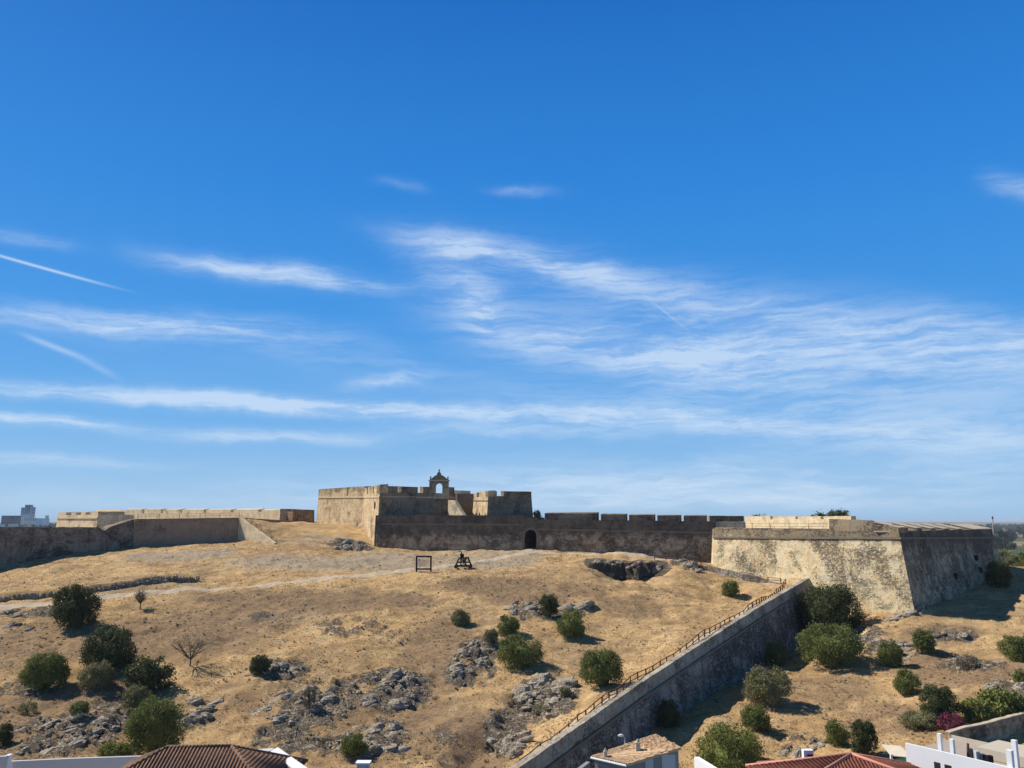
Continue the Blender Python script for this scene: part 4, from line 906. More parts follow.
# --- spur wall
sw = root('spur_wall', (SPUR[3].x, SPUR[3].y, -24), 'tall buttress-like stone wall running diagonally down the hill to the bottom edge', 'wall')
pts = [(q.x, q.y, q.z, min(float(fR(q.x + 1, q.y - 1)), q.z - 5) - 3) for q in SPUR]
def offs(pts, o, dz=0):
    out = []
    for i, p in enumerate(pts):
        a, b = pts[max(0, i - 1)], pts[min(len(pts) - 1, i + 1)]; dx, dy = b[0] - a[0], b[1] - a[1]; l = math.hypot(dx, dy); out.append((p[0] + dy / l * o, p[1] - dx / l * o, p[2] + dz, p[3]))
    return out
e_ = P(820, 597, 164.5); pts = pts + [(e_.x, e_.y, e_.z, pts[-1][3])]
mb = MB(); q = offs(pts, 0, -1.75); slab(mb, q, 1.5, .11, 1.2, .02, .05, 4); mb.build('wall', 'spur', sw)
mb = MB(); slab(mb, [(a, b, c, c - 2.0) for a, b, c, d in offs(pts, -.12, 0)], .95, .03, 1.3, .05, .03, 7); mb.build('parapet', 'spur_parapet', sw)
mb = MB(); slab(mb, [(a, b, c + .02, c - .32) for a, b, c, d in offs(pts, .22, -1.75)], .8, 0, 1.3, .02, .02, 6); mb.build('cordon', 'cordon', sw)
# --- retaining wall under the walkway
rw = root('retaining_wall', (WALK[3].x, WALK[3].y, -12), 'low retaining wall under the railed walkway beside the great bastion', 'wall')
mb = MB(); slab(mb, [(q.x - .35, q.y - 1.5, q.z - .1, q.z - 3.2) for q in WALK[2:]], .7, .03, 1.2, .08, .06, 5); mb.build('wall', 'spur', rw)
# --- rails
def rail(pts, step, h, label, w=.11, rails=(.95, .5), mat='rust', ground=True):
    o = root('post_and_rail_fence', pts[0], label, 'railing'); tops = []
    run = []
    for a, b in zip(pts, pts[1:]):
        n = max(1, round((Vector(b) - Vector(a)).length / step))
        for k in range(n): run.append(Vector(a).lerp(Vector(b), k / n))
    run.append(Vector(pts[-1])); r = random.Random(2)
    for q in run:
        z = h1(q.x, q.y) if ground else q.z; hh = h * r.uniform(.92, 1.05); m = MB(); m.bar((q.x, q.y, z - .2), (q.x + r.uniform(-.09, .09), q.y + r.uniform(-.06, .06), z + hh), w * r.uniform(.8, 1.1)); m.build('post', mat, o); tops.append(Vector((q.x, q.y, z)))
    for e in rails:
        m = MB()
        for a, b in zip(tops, tops[1:]): m.bar(a + Vector((0, 0, e * h)), b + Vector((0, 0, e * h)), w * .55)
        m.build('rail', mat, o)
    return o
sp_ = offs(pts, -1.45); rail([(a, b, c) for a, b, c, d in sp_[:-2]] + [(P(786, 586, 163).x, 163, 0)], 1.9, 1.3, 'long rusty railing down the spur wall walkway', .17)
rail([(q.x - .3, q.y - 1.0, q.z) for q in WALK[1:]], 3.2, 1.1, 'railing of the walkway at the foot of the great bastion', .17)
rail([(*xy(718, 186.5), zt3), (*xy(829, 163.5), zt3)], 4.4, 1.35, 'thin railing along the top of the great bastion', .09, ground=False)
# --- left hornwork
W0, W1, W2 = P(-70, 527, 174), P(98, 527.5, 199), P(135, 519, 206)
wa = root('outer_wall', (W1.x, W1.y, -10), 'long dark outer wall at the left edge with a thin cordon', 'fortress wall')
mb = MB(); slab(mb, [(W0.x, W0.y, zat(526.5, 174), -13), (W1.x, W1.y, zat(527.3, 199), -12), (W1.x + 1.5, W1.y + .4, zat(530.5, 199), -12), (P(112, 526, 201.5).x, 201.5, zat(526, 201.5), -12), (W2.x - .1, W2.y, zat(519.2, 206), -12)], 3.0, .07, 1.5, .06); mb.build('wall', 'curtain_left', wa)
mb = MB(); slab(mb, [(W0.x, W0.y - .6, zat(535.8, 174), zat(535.8, 174) - .33), (W1.x, W1.y - .45, zat(536.3, 199), zat(536.3, 199) - .33)], .8, 0, 3, .02, .01, 3); mb.build('cordon', 'cordon', wa)
wb = root('hornwork_rampart', (P(190, 545, 210).x, 210, -8), 'brown shaded rampart with a sunlit ramp wall at its right end', 'rampart')
V0, V1 = (W2.x, W2.y), (RA.x, RA.y)
mb = MB(); zb = [zat(519, 206), zat(517.6, 215)]
V4 = (-112, 246); vs_t = [(V0[0], V0[1], zb[0]), (V1[0], V1[1], zb[1]), (-66, 244, -.2), (-100, 262, -.2), (V4[0], V4[1], -.2)]
vs_b = [(V0[0] - .3, V0[1] - .9, -13), (V1[0] - .3, V1[1] - .9, -13), (-66, 244, -13), (-100, 262, -13), (V4[0], V4[1], -13)]
mb.prism(vs_b, vs_t); mb.build('rampart_body', 'brown', wb)
mb = MB(); RL = [(RA.x + .1, RA.y - .2, zat(517.3, 215), -11)] + [(q.x, q.y, q.z, -11) for q in (RA.lerp(RB, .5), RB)]
slab(mb, RL, .8, .03, 1.5, .04); mb.build('ramp_wall', 'pale', wb)
rail([(V0[0] + .3, V0[1] + .8, zb[0]), (V1[0], V1[1] + .6, zb[1])], 5.2, 1.25, 'thin railing on top of the brown rampart', .09, ground=False)
rail([(RA.x + .5, RA.y + .6, RA.z), (RB.x + .5, RB.y + .6, RB.z)], 2.6, 1.0, 'railing going down beside the sunlit ramp wall', .09)
# far parapet of the hornwork
fp = root('far_parapet', (P(200, 515, 315).x, 315, -1), 'long pale parapet with small notches behind the brown rampart', 'parapet')
FA, FB, FC = xy(124, 345), xy(286, 262), xy(314, 272)
mb = MB(); at(mb, (FA, FB), 0, 1, zat(512.5, 300), -6, 2.5); mb.build('wall', 'pale', fp)
for u0, u1 in ((124, 141), (143.5, 160), (162.5, 179), (181.5, 203), (205.5, 230), (233, 258), (261, 285.5)):
    f0, f1 = frac((FA, FB), u0), frac((FA, FB), u1); yy = FA[1] + (FB[1] - FA[1]) * (f0 + f1) / 2; mb = MB(); at(mb, (FA, FB), max(0, f0), min(1, f1), zat(508.6, yy), zat(512.5, 300) - .3, 2.2, off=-.05, slope=.3); mb.build('merlon', 'pale', fp)
mb = MB(); slab(mb, [(FB[0], FB[1], zat(508.8, 262), -5), (FC[0], FC[1], zat(510, 272), -5)], 3, .04, 2, .05); mb.build('end_wall', 'curtain_left', fp)  # darker masonry than the long wall, painting the shade on this end
# small lit bastion at left
SA, SB, SC = xy(57.5, 236), xy(97.5, 215), xy(129, 219); sz = zat(527.5, 215)
sb = root('small_bastion', (SB[0], SB[1], -3), 'small pale sunlit bastion with gun notches rising behind the dark outer wall', 'bastion')
zq = zat(514.6, 215); mb = MB(); mass(mb, [SA, SB, SC, xy(134, 255), xy(75, 262)], zq, -6, .06); mb.build('bastion', 'pale', sb)
run_blocks(sb, SA, SB, [(57.5, 65.5), (71, 75.5), (80.5, 85), (90, 97.5)], zat(511.4, 224), zq - .1, 4.5, 'pale', slope=.2)
run_blocks(sb, SB, SC, [(97.5, 124)], zat(509.6, 217), zq - .1, 4.5, 'castle', slope=.5)
mb = MB(); slab(mb, [(SA[0] - .2, SA[1] - .2, zq - .8, zq - 1.05), (SB[0] - .2, SB[1] - .25, zq - .8, zq - 1.05)], .5, 0, 4, .01, .01); mb.build('cordon', 'cordon_light', sb)

# --- siege engine and picture frame
sg = G(463, 568.5); k = sg.y / F * 1.03
en = root('siege_engine', sg, 'dark timber catapult replica standing on the gravel in front of the gate wall', 'catapult')
def sp3(u, v, dy=0): return (sg.x + (u - 463) * k, sg.y + dy, sg.z + (568.3 - v) * k)
mb = MB()
for dy in (-.9, .9):
    mb.bar(sp3(455.5, 566, dy), sp3(471, 566, dy), .32)
for u in (456, 463, 470.5): mb.bar(sp3(u, 566, -.9), sp3(u, 566, .9), .28)
mb.build('base_frame', 'timber', en)
for dy in (-.8, .8):
    mb = MB(); mb.bar(sp3(455.8, 566, dy), sp3(459, 559.5, dy), .26); mb.bar(sp3(471, 566, dy), sp3(467.5, 558, dy), .26); mb.bar(sp3(458.6, 559, dy), sp3(468, 558.2, dy), .24); mb.bar(sp3(457, 562.6, dy), sp3(469.5, 562.6, dy), .22); mb.bar(sp3(467, 566, dy), sp3(461, 559, dy), .18); mb.bar(sp3(465, 566, dy), sp3(465, 558.5, dy), .2); mb.bar(sp3(461, 566, dy), sp3(461, 557, dy), .2); mb.bar(sp3(462, 566, dy), sp3(467, 558, dy), .16); mb.build('side_frame', 'timber', en)
mb = MB(); mb.bar(sp3(466, 566), sp3(460.8, 552.6), .24); mb.build('throwing_arm', 'timber', en)
mb = MB(); q = sp3(462, 556.5); mb.box((q[0], q[1], q[2] - .4), .8, .8, .8); mb.build('counterweight', 'iron', en)
mb = MB(); mb.bar(sp3(461.3, 551.6), sp3(457.8, 553), .3); mb.build('sling_cup', 'metal', en)
for u in (456.5, 470):
    for dy in (-1.1, 1.1):
        mb = MB(); q = sp3(u, 566.4, dy); mb.tube([(q[0], q[1] - .1, q[2]), (q[0], q[1] + .1, q[2])], .42, 12); mb.build('wheel', 'timber', en)
fr = G(423.5, 571.5); k = fr.y / F * 1.03; fo = root('picture_frame', fr, 'large empty square black frame standing on the gravel', 'frame')
def fpnt(u, v): return (fr.x + (u - 423.5) * k, fr.y, fr.z + (571.3 - v) * k)
for a, b, wd in (((416.8, 571.5), (416.8, 557), .32), ((430.4, 571.5), (430.4, 557), .32), ((416.4, 557.4), (430.8, 557.4), .32), ((416.4, 569.0), (430.8, 569.0), .32)):
    mb = MB(); mb.bar(fpnt(*a), fpnt(*b), wd); mb.build('frame_bar', 'iron', fo)
# pole beyond the bastion
pb = P(992.6, 541, 192); po = root('utility_pole', pb, 'pale thin pole standing at the far corner of the great bastion', 'pole')
mb = MB(); t_ = P(992.6, 518.5, 192); mb.tube([(pb.x, pb.y, pb.z - 8), tuple(t_)], [.17, .12], 8); mb.build('pole_shaft', 'coping', po)
mb = MB(); mb.tube([(t_.x, t_.y, t_.z - .1), (t_.x, t_.y, t_.z + .5)], [.2, .12], 8); mb.build('pole_cap', 'iron', po)

# ------------------------------------------------------------------ houses
def hip(name, rl, rr, dx, dy, dz, hdepth, mat, label, wallmat='white', ridge='tile_brown', nrow=None):
    o = root(name, ((rl.x + rr.x) / 2, (rl.y + rr.y) / 2, min(rl.z, rr.z) - dz - hdepth), label, 'house')
    c = [(rl.x - dx, rl.y - dy, rl.z - dz), (rr.x + dx, rr.y - dy, rr.z - dz), (rr.x + dx, rr.y + dy, rr.z - dz), (rl.x - dx, rl.y + dy, rl.z - dz)]
    mb = MB(); mb.add(c + [tuple(rl), tuple(rr)], [(0, 1, 5, 4), (1, 2, 5), (2, 3, 4, 5), (3, 0, 4), (0, 3, 2, 1)]); rf = mb.build('roof', mat, o)
    # barrel tiles running down each slope, cut where they meet the hips
    mb = MB(); nt = NT; stp = .30
    def rows(a, b, p, q):   # eave a->b, ridge p->q
        a, b, p, q = map(Vector, (a, b, p, q)); L_ = (b - a).length; n = int(L_ / stp); e = (b - a).normalized()
        sp, sq = (p - a).dot(e), (q - a).dot(e); up = (p - a) - e * sp
        for i in range(1, n):
            s = i * stp; t = 1.0
            if s < sp: t = s / sp
            elif s > sq: t = (L_ - s) / (L_ - sq)
            if t < .03: continue
            st_ = a + e * s + Vector((0, 0, .03)); en_ = st_ + up * t; mb.tube([st_, en_], .085, 6)
    rows(c[0], c[1], rl, rr); rows(c[3], c[0], rl, rl); rows(c[1], c[2], rr, rr); rows(c[2], c[3], rr, rl)
    mb.build('tile_rows', mat, rf, smooth=True)
    mb = MB()
    for a, b in ((rl, rr), (rl, c[0]), (rl, c[3]), (rr, c[1]), (rr, c[2])):
        a, b = Vector(a) + Vector((0, 0, .05)), Vector(b) + Vector((0, 0, .05)); mb.tube([a, b], .14, 8)
    mb.build('ridge_tiles', ridge, rf, smooth=True)
    mb = MB(); cx = [(c[0][0] + .5, c[0][1] + .5), (c[1][0] - .5, c[1][1] + .5), (c[2][0] - .5, c[2][1] - .5), (c[3][0] + .5, c[3][1] - .5)]; z1 = c[0][2] - .05
    mb.prism([(x_, y_, z1 - hdepth) for x_, y_ in cx], [(x_, y_, z1 + .02) for x_, y_ in cx]); mb.build('wall', wallmat, o); return o
hip('tiled_house', P(168, 747.3, 71), P(231.5, 746.5, 71), 5.2, 5.0, 2.55, 7, 'tile_brown', 'house whose brown tiled hip roof shows at the bottom edge on the left')
rl = P(851, 754.5, 74); rr = rl + Vector((.01, 0, 0)); 
hip('red_roofed_house', rl, rr, 8.0, 4.4, 2.2, 7, 'tile_red', 'house with the low red pyramid roof at the bottom edge', ridge='tile_ridge')
# grey-white wall left of the brown roof
def wallbox(name, pts, thick, h, mat, label, cat='wall', copm=None):
    o = root(name, (pts[0][0], pts[0][1], pts[0][2] - h), label, cat); mb = MB(); slab(mb, [(p[0], p[1], p[2], p[2] - h) for p in pts], thick, 0, 50, 0, 0); mb.build('wall_face', mat, o)
    return o
o = wallbox('garden_wall', [P(10.5, 761.5, 78), P(75, 758.5, 79), P(150, 756, 80)], .3, 8, 'white_dirty', 'grey-white wall along the bottom left, left of the brown roof')
o = wallbox('garden_wall', [P(-60, 757.5, 77), P(5.5, 756.5, 77)], .3, 8, 'white_dirty', 'short grey wall piece in the bottom left corner')
a = P(9, 755.5, 77.6); o = root('gate_pillar', (a.x, a.y, a.z - 8), 'narrow white pillar between the two grey walls in the bottom left corner', 'pillar'); mb = MB(); mb.box((a.x, a.y, a.z - 8), .28, .5, 8); mb.build('shaft', 'white', o); mb = MB(); mb.box((a.x, a.y, a.z), .36, .58, .08); mb.build('cap', 'white', o)
# white gable right of the brown roof
a, b = P(247, 753, 76), P(271, 750.8, 76); c = P(305, 778, 70)
o = root('white_outbuilding', (b.x, b.y, b.z - 8), 'white outbuilding with a sloping parapet right of the brown roof', 'building')
mb = MB(); slab(mb, [(a.x, a.y, a.z, a.z - 8), (b.x, b.y, b.z, b.z - 8)], 1.0, 0, 50, 0, 0); mb.build('rear_wall', 'white_dirty', o)
mb = MB(); mb.prism([(b.x, b.y - .1, b.z - 8), (c.x, c.y, b.z - 8), (c.x + 1.1, c.y + .2, b.z - 8), (b.x + .25, b.y + 1.2, b.z - 8)], [(b.x, b.y - .1, b.z), (c.x, c.y, c.z), (c.x + 1.1, c.y + .2, c.z + .1), (b.x + .25, b.y + 1.2, b.z)]); mb.build('sloping_parapet', 'white', o)
a = P(363.5, 761.8, 74); o = root('chimney', (a.x, a.y, a.z - 6), 'small white chimney top at the bottom edge left of centre', 'chimney'); mb = MB(); mb.box((a.x, a.y, a.z - 6), 1.0, .7, 5.9); mb.build('shaft', 'white_dirty', o); mb = MB(); mb.box((a.x, a.y, a.z - .1), 1.25, .9, .12); mb.build('cap', 'white', o)
# old tiled house in the middle
q1, q2, q3, q4 = P(592, 757, 80.8), P(627, 765, 78.4), P(681, 748, 78.7), P(656, 735, 84.3)
oh = root('old_tiled_house', (q2.x, q2.y, -30), 'old house with a worn orange tile roof and two chimneys below the spur wall', 'house')
def dn(p, d): return (p.x, p.y, p.z - d)
mb = MB(); mb.prism([dn(q, .16) for q in (q1, q2, q3, q4)], [dn(q, 0) for q in (q1, q2, q3, q4)]); rf = mb.build('roof', 'tile_orange', oh)
mb = MB(); n = 20; r_ = random.Random(4)
for i in range(n + 1):
    f = i / n; a = q1.lerp(q2, f); b = q4.lerp(q3, f)
    m = 8; 
    for j in range(m):
        if r_.random() < .08: continue
        mb.tube([a.lerp(b, j / m) + Vector((r_.uniform(-.03, .03), r_.uniform(-.03, .03), .05 + r_.uniform(0, .04))), a.lerp(b, (j + 1) / m) + Vector((0, 0, .04))], [.10, .085], 6)
mb.build('tile_rows', 'tile_orange', rf)
mb = MB()
for i in range(70):
    f, g_ = r_.random(), r_.random() ** .6; p = q1.lerp(q2, f * .8).lerp(q4.lerp(q3, f * .8), .15 + .85 * g_); rock_into(mb, (p.x, p.y, p.z + .12), r_.uniform(.08, .22), r_, .6)
bt = mb.build('broken_tiles', 'tile_orange', rf); bt['kind'] = 'stuff'
mb = MB(); mb.tube([tuple(q1 + Vector((-.12, -.1, -.05))), tuple(q2 + Vector((-.1, -.12, -.05)))], .11, 8); mb.build('gutter', 'white', rf)
ins = [q1.lerp(q3, .03), q2.lerp(q4, .03), q3.lerp(q1, .03), q4.lerp(q2, .03)]
mb = MB(); mb.prism([(q.x, q.y, -31) for q in ins], [dn(q, .18) for q in ins]); wl = mb.build('wall', 'grey', oh)
dr = (ins[2] - ins[1]); dr.z = 0; L_ = dr.length; dr.normalize(); nn = Vector((dr.y, -dr.x, 0))
for f, w_, vt in ((.42, .75, 757.5), (.80, 1.25, 754.5)):
    c = ins[1].lerp(ins[2], f); zt_ = P(512, vt, c.y).z; mb = MB(); mb.bar(c + nn * .05 + Vector((0, 0, zt_ - c.z - .8)), c + nn * .05 + Vector((0, 0, zt_ - c.z - 2.6)), w_, .06) if False else None
    cc = Vector((c.x, c.y, zt_)) + nn * .04; q = [cc - dr * w_ / 2, cc + dr * w_ / 2]; mb.prism([(p.x, p.y, zt_ - 1.7) for p in q] + [(p.x - nn.x * .2, p.y - nn.y * .2, zt_ - 1.7) for p in q[::-1]], [(p.x, p.y, zt_) for p in q] + [(p.x - nn.x * .2, p.y - nn.y * .2, zt_) for p in q[::-1]])
    mb.build('shutter', 'white_dirty', wl)
for u, vt, vb, w_ in ((605.5, 748.5, 758, .28), (638, 739.5, 753, .42)):
    p = P(u, vb, 80.3); t_ = P(u, vt, 80.3); mb = MB(); mb.box((p.x, p.y, p.z - .3), w_, w_, t_.z - p.z); ch = mb.build('chimney', 'coping', oh)
    mb = MB(); mb.box((p.x, p.y, t_.z - .3), w_ * 1.3, w_ * 1.3, .08); mb.tube([(p.x, p.y, t_.z - .25), (p.x, p.y, t_.z + .05)], [w_ * .5, w_ * .15], 6); mb.build('chimney_cap', 'coping', ch)
a = P(583, 764, 80); o = wallbox('yard_wall', [P(560, 785, 76), P(590, 762, 80)], .4, 7, 'grey', 'low grey yard wall left of the old tiled house')
a = P(625, 752, 86); lp = root('street_lamp', (a.x, a.y, -31), 'curved street lamp showing above the old tiled roof', 'street lamp')
b = P(624.8, 738, 86); c = P(620.5, 735.6, 86); mb = MB(); mb.tube([(a.x, a.y, -31), tuple(b), tuple((b + c) / 2 + Vector((0, 0, .12)))], [.09, .06, .05], 7); mb.build('post', 'metal', lp)
mb = MB(); mb.tube([tuple(c + Vector((-.25, 0, -.02))), tuple(c + Vector((.1, 0, .03))), tuple((b + c) / 2 + Vector((.1, 0, .12)))], [.10, .16, .07], 8); mb.build('lamp_head', 'white', lp)
a = P(700, 762, 80); o = wallbox('yard_wall', [P(694, 757, 80), P(715, 770, 76), P(735, 782, 73)], .5, 5, 'white', 'white yard wall right of the old tiled house')
a = P(808, 761, 79); o = root('rooftop_unit', a, 'small white box unit beside the red roof', 'air unit'); mb = MB(); mb.box((a.x, a.y, a.z - 4), .9, .6, 5.0); mb.build('casing', 'white', o); mb = MB(); mb.box((a.x + .1, a.y - .33, a.z + .1), .5, .08, .55); mb.build('grille', 'iron', o)
# annex roof left of the red pyramid
pa = [P(757, 763, 80), P(757, 775, 76), P(800, 775, 74.5), P(806, 760, 80)]; o = root('lean_to', (pa[0].x, pa[0].y, pa[0].z - 7), 'low red tiled lean-to left of the red pyramid roof', 'building'); mb = MB(); mb.prism([dn(q, .15) for q in pa], [dn(q, 0) for q in pa]); mb.build('roof', 'tile_red', o)
mb = MB(); i_ = [q.lerp((pa[0] + pa[2]) / 2, .06) for q in pa]; mb.prism([dn(q, 7) for q in i_], [dn(q, .17) for q in i_]); mb.build('wall', 'white', o)
mb = MB(); mb.tube([tuple(pa[0] + Vector((0, 0, .05))), tuple(pa[3] + Vector((0, 0, .05)))], .11, 6); mb.build('ridge_tiles', 'tile_ridge', o)
# green shed
a, b = P(891, 755.5, 80), P(905.5, 757.5, 78); o = root('green_shed', (a.x, a.y, a.z - 6), 'small green sided shed with a grey roof left of the white house', 'shed')
mb = MB(); slab(mb, [(a.x, a.y, a.z, a.z - 6), (b.x + .5, b.y, b.z, b.z - 6)], 1.5, 0, 50, 0, 0); mb.build('wall', 'green_door', o)
mb = MB(); mb.prism([(a.x - .1, a.y - .15, a.z + .003), (b.x + .6, b.y - .15, b.z + .003), (b.x + .8, b.y + 2.6, b.z + .25), (a.x + .3, a.y + 2.6, a.z + .25)], [(a.x - .1, a.y - .15, a.z + .07), (b.x + .6, b.y - .15, b.z + .07), (b.x + .8, b.y + 2.6, b.z + .32), (a.x + .3, a.y + 2.6, a.z + .32)]); mb.build('roof', 'beige', o)
mb = MB(); mb.box((a.x - .12, a.y - .3, a.z - 6), .18, .18, 6.2); mb.build('post', 'white', o)
# white house
wA, wB = P(905, 743, 78), P(1010, 768, 70.5); wC = P(1060, 781, 67.5)
wh = root('white_house', (wA.x, wA.y, wA.z - 8), 'bright white flat-roofed house with roof terrace in the bottom right corner', 'house')
zt_ = wA.z; dirw = Vector((wC.x - wA.x, wC.y - wA.y, 0)); Lw = dirw.length; dirw.normalize(); nw = Vector((dirw.y, -dirw.x, 0)); bk = -nw
def wp(s, o, z): q = Vector((wA.x, wA.y, 0)) + dirw * s + nw * o; return (q.x, q.y, z)
mb = MB(); mb.prism([wp(0, 0, zt_ - 9), wp(Lw, 0, zt_ - 9), wp(Lw, -.22, zt_ - 9), wp(0, -.22, zt_ - 9)], [wp(0, 0, zt_), wp(Lw, 0, zt_), wp(Lw, -.22, zt_), wp(0, -.22, zt_)]); wl = mb.build('wall', 'white', wh)
mb = MB(); mb.prism([wp(.01, -.225, zt_ - 9), wp(Lw, -.225, zt_ - 9), wp(Lw, -8, zt_ - 9), wp(.01, -8, zt_ - 9)], [wp(.01, -.225, zt_ - .75), wp(Lw, -.225, zt_ - .75), wp(Lw, -8, zt_ - .75), wp(.01, -8, zt_ - .75)]); mb.build('roof_terrace', 'terrace', wh)
mb = MB(); mb.prism([wp(.01, -8.0, zt_ - 9), wp(Lw, -8.0, zt_ - 9), wp(Lw, -8.2, zt_ - 9), wp(.01, -8.2, zt_ - 9)], [wp(.01, -8.0, zt_ - .45), wp(Lw, -8.0, zt_ - .45), wp(Lw, -8.2, zt_ - .45), wp(.01, -8.2, zt_ - .45)]); mb.build('rear_parapet', 'beige', wh)
mb = MB(); mb.prism([wp(4.6, -3.6, zt_ - .7), wp(9.6, -3.6, zt_ - .7), wp(9.6, -7.6, zt_ - .7), wp(4.6, -7.6, zt_ - .7)], [wp(4.6, -3.6, zt_ + .15), wp(9.6, -3.6, zt_ + .15), wp(9.6, -7.6, zt_ + .15), wp(4.6, -7.6, zt_ + .15)]); mb.build('stair_cover', 'beige', wh)
def sat(u, o, z):   # distance along the wall that shows at column u
    best = 0; bd = 1e9
    for s in np.linspace(0, Lw, 400):
        q = wp(s, o, z); cyy = (q[2] / q[1]); uu = 512 + F * q[0] / (q[1] * CP + q[2] * SP)
        if abs(uu - u) < bd: bd = abs(uu - u); best = s
    return best
for u, vt, vb, o_, w_ in ((940.5, 733.5, 751, -.6, .32), (952.8, 739, 754.5, -.6, .32), (1011, 750, 767, -.5, .42), (1016, 740, 750, -3.0, .38)):
    s = sat(u, o_, zt_); q = wp(s, o_, zt_ - .74); top = P(u, vt, q[1]).z; mb = MB(); mb.box(q, w_, w_, top - q[2], math.atan2(dirw.y, dirw.x)); mb.build('chimney', 'white', wh)
s = sat(967, -1.2, zt_); q = wp(s, -1.2, zt_ - .74); mb = MB(); mb.bar(q, (q[0] + .15, q[1], q[2] + 1.6), .14); mb.build('rusty_post', 'rust', wh)
r_ = random.Random(8)
for u in (970, 977, 983, 989):
    s = sat(u, -1.4, zt_); q = wp(s, -1.4, zt_ - .74); mb = MB(); mb.box(q, r_.uniform(.3, .5), .4, r_.uniform(.9, 1.2)); mb.build('roof_equipment', random.choice(['iron', 'glass', 'white_dirty']), wh)
for u, vt, w_, h_ in ((936.8, 762.3, .55, 1.1), (947.5, 765, .6, 1.1)):
    s = sat(u, .03, zt_ - 1); q = Vector(wp(s, .03, 0)); zz = P(u, vt, q.y).z; mb = MB()
    a_, b_ = wp(s - w_ / 2, .02, 0), wp(s + w_ / 2, .02, 0); c_, d_ = wp(s + w_ / 2, -.1, 0), wp(s - w_ / 2, -.1, 0)
    mb.prism([(p[0], p[1], zz - h_) for p in (a_, b_, c_, d_)], [(p[0], p[1], zz) for p in (a_, b_, c_, d_)]); wd = mb.build('window', 'glass', wl)
    mb = MB(); mb.bar(wp(s - w_ / 2 - .06, .03, zz + .03), wp(s + w_ / 2 + .06, .03, zz + .03), .08); mb.bar(wp(s - w_ / 2 - .03, .03, zz), wp(s - w_ / 2 - .03, .03, zz - h_), .06); mb.bar(wp(s + w_ / 2 + .03, .03, zz), wp(s + w_ / 2 + .03, .03, zz - h_), .06); mb.build('frame', 'white_dirty', wd)
# stone garden wall at the right
gwl = root('stone_garden_wall', (P(985, 724, 99).x, 99, -26), 'dark stone garden wall with a pale crest right above the white house', 'wall')
mb = MB(); slab(mb, [(P(u, v, Yd).x, Yd, P(u, v, Yd).z, P(u, v, Yd).z - 4) for u, v, Yd in ((950, 733, 95), (965, 728.5, 96.5), (985, 724.5, 98), (1005, 719, 100), (1024, 714, 102), (1050, 707, 104))], .5, .05, .8, .05, .04, 3); mb.build('wall', 'curtain', gwl)
mb = MB(); slab(mb, [(P(u, v, Yd).x - .02, Yd - .06, P(u, v, Yd).z + .1, P(u, v, Yd).z + .0) for u, v, Yd in ((950, 733, 95), (965, 728.5, 96.5), (985, 724.5, 98), (1005, 719, 100), (1024, 714, 102), (1050, 707, 104))], .6, 0, .8, .03, .02, 3); mb.build('coping', 'coping', gwl)

# ------------------------------------------------------------------ far town
def block(u0, u1, vt, vb, Yd, mat, label, rows=0, cols=0, name='apartment_block'):
    a, b = P(u0, vt, Yd), P(u1, vt, Yd); zb_ = -38; o = root(name, ((a.x + b.x) / 2, Yd, zb_), label, 'building')
    mb = MB(); mb.box(((a.x + b.x) / 2, Yd, zb_ - 1), b.x - a.x, (b.x - a.x) * .8, a.z - zb_ + 1); w_ = mb.build('wall', mat, o)
    if rows:
        for i in range(rows):
            for j in range(cols):
                W_ = (b.x - a.x) / cols; mb = MB(); mb.box((a.x + W_ * (j + .5), Yd - (b.x - a.x) * .4, a.z - (i + .85) * 3.6), W_ * .5, 1.2, 1.9); mb.build('window', 'glass', w_)
    return o
block(22.5, 27, 507.5, 0, 3000, 'concrete', 'left lower wing of the pale tower block on the left horizon', 7, 3)
block(26.5, 32, 504.8, 0, 2990, 'concrete', 'tall middle of the pale tower block on the left horizon', 9, 3)
block(31.5, 35, 507, 0, 3010, 'concrete', 'right lower wing of the pale tower block on the left horizon', 7, 2)
block(5, 18, 515.6, 0, 2500, 'far_dark', 'wide dark blue building left of the tower block', 3, 8)
block(27, 40, 518.2, 0, 2600, 'white', 'low white building at the foot of the tower block', 2, 6)
block(41, 48, 518.4, 0, 2700, 'white', 'small white building right of the tower block', 1, 4)
block(10, 17, 524, 0, 900, 'white', 'near white shed roof just above the dark outer wall', 0, 0, 'farm_shed')
block(-4, 3, 524.4, 0, 950, 'white', 'white shed cut by the left edge above the outer wall', 0, 0, 'farm_shed')
block(46, 48.5, 515.4, 0, 2750, 'concrete', 'tiny grey house on the left horizon', 0, 0)

# ------------------------------------------------------------------ air
hm = bpy.data.materials.new('thin_air'); hm.use_nodes = True; hm.node_tree.nodes.clear()
pv = hm.node_tree.nodes.new('ShaderNodeVolumePrincipled'); pv.inputs['Color'].default_value = (.80, .88, 1, 1); pv.inputs['Density'].default_value = 6.5e-5; pv.inputs['Anisotropy'].default_value = 0.0
ho = hm.node_tree.nodes.new('ShaderNodeOutputMaterial'); hm.node_tree.links.new(pv.outputs[0], ho.inputs['Volume'])
zl = float(Z.min()) - 1.0; mb = MB(); mb.prism([(-9800, -900, zl), (9800, -900, zl), (9800, 17500, zl), (-9800, 17500, zl)], [(-9800, -900, 15.5), (9800, -900, 15.5), (9800, 17500, 15.5), (-9800, 17500, 15.5)])
hz_ = mb.build('haze', hm); hz_['kind'] = 'stuff'; hz_['label'] = 'thin bluish air that fades the far plain'; hz_['category'] = 'haze'
print('RANGE', float(X.min()), float(X.max()), float(Y.min()), float(Y.max()), float(Z.min()))
